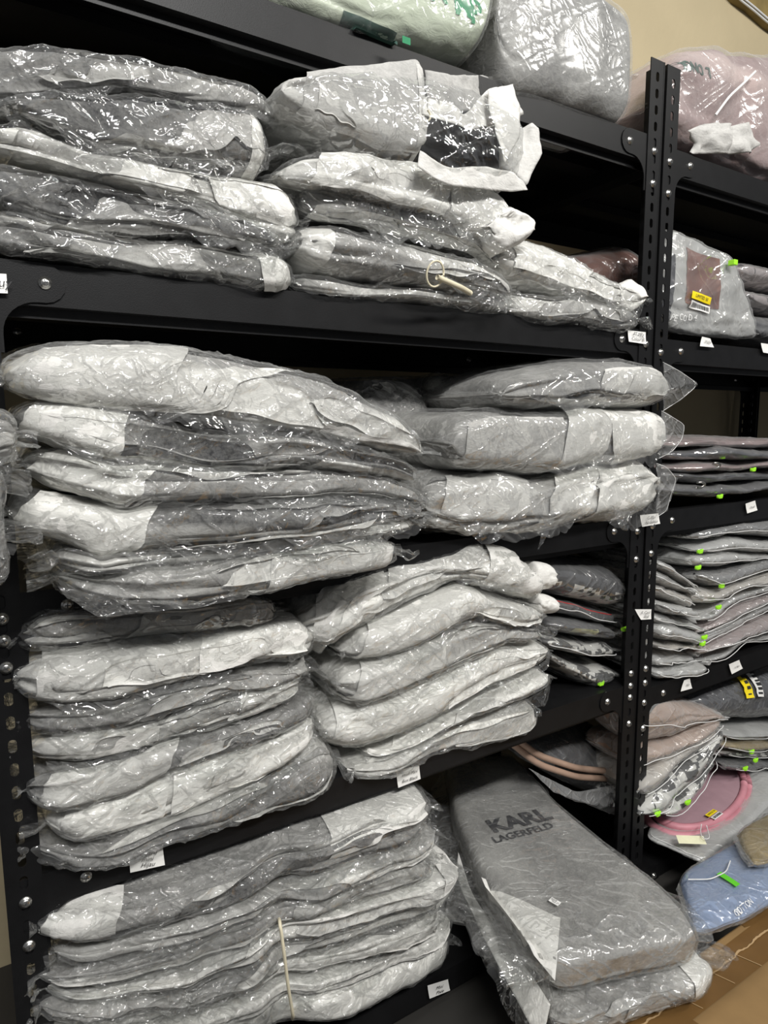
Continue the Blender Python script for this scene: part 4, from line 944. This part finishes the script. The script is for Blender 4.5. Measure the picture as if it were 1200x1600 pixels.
# right rack, third shelf
GR3 = 'flat zip bags on the third shelf of the right rack'
zipstack(GR3, [(1030, 688), (1120, 682), (1300, 690)], [(1030, 770), (1120, 778), (1300, 752)], 5, (1036, 1290), .0, .28, ['mauve', 'navy', 'mauve', 'navy', 'darkgrey'],
   ['mauve pouch on top of the flat pile, third shelf of the right rack', 'glossy navy pouch, second in the flat pile of the third shelf, right rack',
    'mauve pouch in the middle of the flat pile, third shelf, right rack', 'navy pouch, fourth in the flat pile of the third shelf, right rack',
    'dark flat pouch lying on the third shelf board of the right rack'], {0: (1128, 714), 2: (1176, 734), 4: (1124, 776)}, 220, film='zipfilmclear', strip_=False, wr=.004)
for px, py, lb in ((1120, 727, 'silver metal clasp on the upper navy pouch, third shelf of the right rack'), (1096, 757, 'silver metal clasp on the lower navy pouch, third shelf of the right rack')):
    c = P(px, py, -.012); tag(tube('metal_clasp', smooth_path([c + [-.014, 0, .004], c + [-.004, -.004, .005], c + [.010, -.002, 0], c + [.004, .002, -.006], c + [-.01, .002, -.005]], 16), .0022, M['zinc']), lb, 'clasp')
# right rack, fourth shelf: two columns
GR4a = 'zip bags in the near column on the fourth shelf of the right rack'
GR4b = 'zip bags in the far column on the fourth shelf of the right rack'
ords = ['second', 'third', 'fourth', 'fifth', 'sixth', 'seventh', 'eighth']
zipstack(GR4a, [(1030, 870), (1090, 905), (1110, 925)], [(1030, 1064), (1090, 1052), (1130, 1040)], 9, (1028, 1098), .004, .24, ['palegrey', 'palegrey', 'beige', 'palegrey'],
   ['topmost grey zip bag of the near column beside the double post, fourth shelf'] + [f'{o_} pale zip bag from the top, near column beside the double post, fourth shelf' for o_ in ords] + ['lowest zip bag in the near column beside the double post, fourth shelf'],
   {}, 240, wr=.006, res=.5, fins=(.005, .02), jit=8)
cb = [[(1075, 826), (1140, 818), (1200, 812), (1300, 800)], [(1075, 856), (1140, 838), (1200, 843), (1300, 850)], [(1080, 870), (1130, 864), (1200, 867), (1300, 868)], [(1080, 893), (1140, 888), (1200, 874), (1300, 858)],
      [(1080, 908), (1120, 921), (1160, 912), (1200, 896), (1300, 870)], [(1080, 963), (1115, 951), (1140, 937), (1165, 921), (1200, 912), (1300, 892)], [(1080, 990), (1110, 976), (1160, 946), (1200, 926), (1300, 890)],
      [(1080, 1008), (1110, 992), (1160, 962), (1200, 941), (1300, 905)], [(1080, 1024), (1110, 1010), (1160, 984), (1200, 962), (1300, 930)], [(1080, 1040), (1120, 1022), (1160, 1001), (1200, 995), (1300, 980)], [(1080, 1050), (1130, 1036), (1160, 1012), (1200, 1005), (1300, 990)]]
cm = ['darkgrey', 'palegrey', 'palegrey', 'darkgrey', 'beige', 'palegrey', 'mauve', 'palegrey', 'mauve', 'palegrey']
cl_ = ['dark pouch on top of the far column, fourth shelf of the right rack'] + [f'{o_} zip bag from the top of the far column, fourth shelf of the right rack' for o_ in ords] + ['last but one zip bag in the far column, fourth shelf of the right rack', 'lowest zip bag of the far column on the fourth shelf of the right rack']
cs_ = {1: (1093, 862), 2: (1090, 887), 3: (1127, 916), 5: (1122, 949), 7: (1100, 996), 8: (1097, 1006)}
for k in range(10):
    zipbag(260 + k, cl_[k], GR4b, (1090 + (k * 7) % 12, 1296), [(x, y + .6) for x, y in cb[k]], cb[k + 1], .002 - .002 * (k % 3), .24, cm[k], slider=cs_.get(k), wr=.005, res=.6)
# left rack, fourth shelf right corner: patterned zip bags
GP = 'clear zip bags with patterned pouches at the right end of the fourth shelf, left rack'
pz = [('dark pouch with white block monogram, top of the patterned pile left of the double post', [(850, 872), (985, 890)], [(850, 930), (985, 958)], 'darkgrey', None),
      ('thin black zip bag with red piping, in the patterned pile left of the double post', [(850, 932), (985, 960)], [(850, 962), (985, 985)], 'darkgrey', (975, 983)),
      ('olive-tagged flat zip bag in the middle of the patterned pile left of the double post', [(850, 964), (985, 986)], [(850, 990), (985, 1010)], 'darkgrey', None),
      ('black and white monogram pouch, fourth in the patterned pile left of the double post', [(850, 992), (985, 1012)], [(850, 1012), (985, 1040)], 'mosaic', None),
      ('lowest monogram zip bag with a lime slider, patterned pile left of the double post', [(850, 1014), (930, 1046), (985, 1040)], [(850, 1030), (930, 1080), (985, 1064)], 'mosaic', (938, 1068))]
for k, (lb, tp, bt, m_, sl) in enumerate(pz):
    zr, zi, zb = zipbag(290 + k, lb, GP, (850, 978 - 4 * k), tp, bt, .03, .24, m_, 'zipfilmclear', slider=sl, strip_=(k % 2 == 1), wr=.004)
    if k == 0:
        q = zb.pt(*np.meshgrid(np.linspace(-.95, .95, 40), np.linspace(-.9, -.05, 8), indexing='ij'), .002, 1); mesh('monogram_hem', q.reshape(-1, 3), grid_faces(40, 8), M['mosaic'], zr, True)
    if k == 1:
        q = zb.pt(np.linspace(-.9, .9, 30), np.full(30, .5), .003, 1); tube('red_piping', q, .0009, M['redpipe'] if 'redpipe' in M else plain('red_piping', (.45, .03, .03), .5), zr, 6)
    if k == 2:
        V, F = flat_grid(P(938, 994, -.01), P(985, 1000, 0) - P(900, 992, 0), (0, 0, 1), .07, .010, 8, 4); drape('olive_tag', V, F, zi, (0, 1, 0), plain('olive_tag', (.42, .42, .22), .6), zr, .002)

# bottom shelves right: round brown bag left of the post
GB5 = 'zip bags on the bottom shelves around the double post'
zr, zi, zb = zipbag(300, 'brown round-edged handbag in a frosted zip bag, behind the double post under the fourth shelf', GB5, (838, 1000),
   [(820, 1168), (900, 1160), (1000, 1170)], [(820, 1200), (900, 1240), (1000, 1290)], .10, .34, 'darkgrey', 'zipfilmclear', strip_=False, tilt=.15)
for k, rr in enumerate((0, .014)):
    c = [P(800, 1150 + k * 12, .10), P(840, 1180 + k * 14, .085), P(900, 1200 + k * 14, .08), P(950, 1205 + k * 12, .08), P(985, 1200 + k * 10, .09)]
    tube('tan_rim', smooth_path(c, 24), .006, M['tan'], zr, 10)
patch('plastic_flap', [[P(825, 1200, .07), P(900, 1238, .05), P(968, 1225, .05)], [P(868, 1240, .05), P(918, 1256, .04), P(966, 1262, .04)], [P(930, 1262, .05), P(950, 1272, .05), P(966, 1275, .05)]], M['zipfilm'], zr, 30, 20, .002, 40, seed=20)
# bottom right: tilted mauve/pink zip bags
def leaf(seed, label, group, corners, half, mat, film, res=.8, fins=(.012, .012), e=.8, wr=.004, seam=True, crink=.003):
    b = Bundle(seed, e, wr, 7).quad(corners, half)
    r, ib, _ = finish_bundle(b, label, group, name='zip_bag', innermat=M[mat], film=film, fins=fins, res=res, crink=crink, inner='folded_goods', filmpart='plastic_bag', gap=.0015)
    if seam:
        q = b.pt(np.linspace(-.98, .98, 40), np.full(40, .25), .005, 1); tube('zip_seam', q, .0011, M['seam'], r, 6)
    return r, ib, b
Q = PZ
pr, pi_, pb_ = leaf(310, 'large frosted zip bag holding a round pink bag, with yellow sticker and cream tag', GB5,
   [Q(1000, 1306, .085), Q(1106, 1352, .085), Q(1240, 1222, .085), Q(1110, 1165, .085)], .010, 'palegrey', 'frost', res=1.0, fins=(.02, .010), wr=.002, seam=True)
cc = Q(1090, 1232, .10); ex = (Q(1160, 1225, .10) - Q(1020, 1240, .10)) / 2 * 1.05; ey = (Q(1090, 1182, .10) - Q(1080, 1288, .10)) / 2
tube('round_pink_rim', [cc + ex * math.cos(a) + ey * math.sin(a) + np.array([0, 0, .003 * math.sin(a)]) for a in np.linspace(0, 2 * math.pi, 48)], .008, M['pink'], pr, 10)
tube('round_pink_rim', [cc + ex * 1.12 * math.cos(a) + ey * 1.12 * math.sin(a) + np.array([0, 0, -.010]) for a in np.linspace(0, 2 * math.pi, 48)], .008, M['pink'], pr, 10)
aa, rr_ = np.meshgrid(np.linspace(0, 2 * math.pi, 40), np.linspace(0.02, 1, 6), indexing='ij'); dv_ = (cc + (ex * np.cos(aa)[..., None] + ey * np.sin(aa)[..., None]) * rr_[..., None]).reshape(-1, 3)
drape('bag_panel', dv_, grid_faces(40, 6), pi_, (0, 0, -1), M['pinkpale'], pr, .0075)
V, F = flat_grid(Q(1080, 1312, .112), Q(1111, 1314, .112) - Q(1051, 1312, .112), (0, 1, .3), .052, .018, 6, 4); tg = mesh('cream_tag', V, F, M['papercream'], pr)
stickerpair(pi_, pr, Q(1112, 1262, .12), Q(1124, 1250, .12) - Q(1095, 1270, .12), np.cross([0, 0, 1], Q(1124, 1250, .12) - Q(1095, 1270, .12)), .034, .0095, (0, 0, -1), .014)
tube('plastic_loop', smooth_path([Q(1096, 1288, .115), Q(1094, 1300, .118), Q(1098, 1312, .118), Q(1110, 1312, .118), Q(1104, 1290, .115)], 16), .0009, M['seam'], pr, 6)
V, F = flat_grid(Q(1090, 1246, .11), (1, 0, 0), (0, 1, 0), .018, .012, 5, 4); drape('green_tag', V, F, pi_, (0, 0, -1), M['green'], pr, .006)
# tilted wedge of four bags beside the post
sl = [('tan', 'zipfilm', 'blush pink pouch in frosted zip film, uppermost slanting bag right of the double post', [(1000, 1085), (1060, 1094), (1112, 1108), (1140, 1120)], [(1000, 1176), (1060, 1158), (1115, 1122), (1140, 1124)], (1004, 1136)),
      ('tan', 'zipfilm', 'second blush pouch in frosted film among the slanting bags right of the double post', [(1000, 1178), (1060, 1160), (1118, 1126), (1135, 1124)], [(1000, 1218), (1050, 1184), (1108, 1146), (1135, 1130)], (1004, 1130)),
      ('beige', 'zipfilm', 'beige pouch with monogram hem, third slanting bag right of the double post', [(1000, 1220), (1050, 1186), (1110, 1148), (1128, 1138)], [(1000, 1264), (1050, 1218), (1100, 1174), (1128, 1146)], (1004, 1126)),
      ('mosaic', 'zipfilmclear', 'grey and white monogram pouch in clear film, fourth slanting bag right of the double post', [(1000, 1266), (1050, 1220), (1105, 1176), (1142, 1134)], [(1000, 1286), (1030, 1276), (1062, 1250), (1110, 1204), (1142, 1146)], (1006, 1140)),
      ('mosaic', 'zipfilmclear', 'lowest monogram pouch with lime slider among the slanting bags beside the double post', [(1030, 1278), (1062, 1252), (1105, 1215), (1135, 1165)], [(1030, 1286), (1075, 1268), (1100, 1240), (1135, 1178)], (1036, 1128))]
for k, (m_, f_, lb, tp, bt, xr) in enumerate(sl):
    zr, zi, zb = zipbag(320 + k, lb, GB5, xr, tp, bt, -.004 - .003 * k, .14, m_, f_, slider=[None, None, None, (1027, 1272), (1074, 1254)][k], wr=.005, res=.6, fins=(.004, .010))
    if k == 2:
        q = zb.pt(*np.meshgrid(np.linspace(-.9, .9, 40), np.linspace(-1.2, -.1, 6), indexing='ij'), .002, 1); mesh('monogram_hem', q.reshape(-1, 3), grid_faces(40, 6), M['mosaic'], zr, True)
# black bag w/ yellow sticker far right, and patterned ones beneath
zr, zi, zb = zipbag(330, 'black bag with yellow and white stickers, under the fourth shelf of the right rack', GB5, (1082, 1300),
   [(1060, 1098), (1120, 1074), (1300, 1020)], [(1060, 1120), (1150, 1137), (1300, 1140)], .03, .30, 'navy', 'zipfilmclear', strip_=False, tilt=.06)
def on_b(nm, pxa, pxb, ta, tb, sk, m_, lift, par, n1=8, n2=10):
    sa, sb_ = [(P(q_, 1090, .03)[0] - zb.xm) / zb.hx for q_ in (pxa, pxb)]
    a_, c_ = np.meshgrid(np.linspace(0, 1, n1), np.linspace(0, 1, n2), indexing='ij')
    q = zb.pt(sa + (sb_ - sa) * a_ + sk * c_, np.radians(ta + (tb - ta) * c_), lift, .6); return mesh(nm, q.reshape(-1, 3), grid_faces(n1, n2), m_, par, True)
ys = on_b('yellow_sticker', 1158, 1169, 8, 62, .07, M['yellow'], .009, zr); ws = on_b('white_sticker', 1176, 1187, 8, 62, .07, M['paper'], .009, zr)
for k in range(7): on_b('barcode', 1179 + 1.6 * k, 1186 + 1.6 * k, 12 + 6.5 * k, 15 + 6.5 * k + (k % 3), .004, M['ink'], .0098, ws, 3, 3)
for k in range(5): on_b('sticker_print', 1162 + 2 * k, 1167 + 2 * k, 13 + 9 * k, 18 + 9 * k, .010, M['ink'], .0098, ys, 3, 3)
for k in range(4):
    zipbag(335 + k, ['grey zip bag with lime slider, topmost under the black yellow-stickered bag', 'olive-seamed zip bag, second under the black yellow-stickered bag', 'striped zip bag, third under the black yellow-stickered bag', 'dark zip bag resting lowest, beside the round pink bag'][k], GB5, (1130 + 4 * k, 1300),
      [(1120, 1142 + 18 * k), (1300, 1142 + 14 * k)], [(1120, 1159 + 18 * k), (1300, 1156 + 14 * k)], .02, .26, ['palegrey', 'olive', 'mosaic', 'darkgrey'][k], 'zipfilmclear', slider=[(1174, 1175), (1180, 1188), (1164, 1201), (1197, 1225)][k], wr=.004)
# blue and olive packets beyond the carton
br, bi, _ = leaf(345, 'pale blue folded garment with a green tag, between the carton and the right rack', 'garment packets behind the carton',
   [Q(1085, 1466, .13), Q(1235, 1395, .13), Q(1200, 1290, .13), Q(1060, 1370, .13)], .014, 'blue', 'zipfilmclear', fins=(.01, .01), wr=.0015, seam=False)
V, F = flat_grid(Q(1138, 1373, .15), Q(1152, 1381, .15) - Q(1125, 1365, .15), (.2, 1, 0), .034, .012, 6, 4); tgp = drape('green_tag', V, F, bi, (0, 0, -1), M['green'], br, .006)
tube('tag_cord', smooth_path([Q(1075, 1374, .15), Q(1110, 1374, .153), Q(1135, 1362, .153), Q(1141, 1345, .15)], 20), .001, M['seam'], br, 6)
for tx, px, py in (('COTTON', 1163, 1408), ('XL', 1155, 1414)):
    V, F = flat_text(Q(px, py, .15), Q(1195, 1385, .15) - Q(1155, 1412, .15), np.cross([0, 0, 1], Q(1195, 1385, .15) - Q(1155, 1412, .15)), tx, .011); drape('white_print', V, F, bi, (0, 0, -1), M['inkwhite'], br, .006)
leaf(346, 'olive tan folded garment at the right picture edge, behind the pale blue one', 'garment packets behind the carton',
   [Q(1170, 1352, .16), Q(1290, 1300, .16), Q(1280, 1230, .16), Q(1150, 1300, .16)], .012, 'olive', 'zipfilmclear', fins=(.01, .01), wr=.004, seam=False)
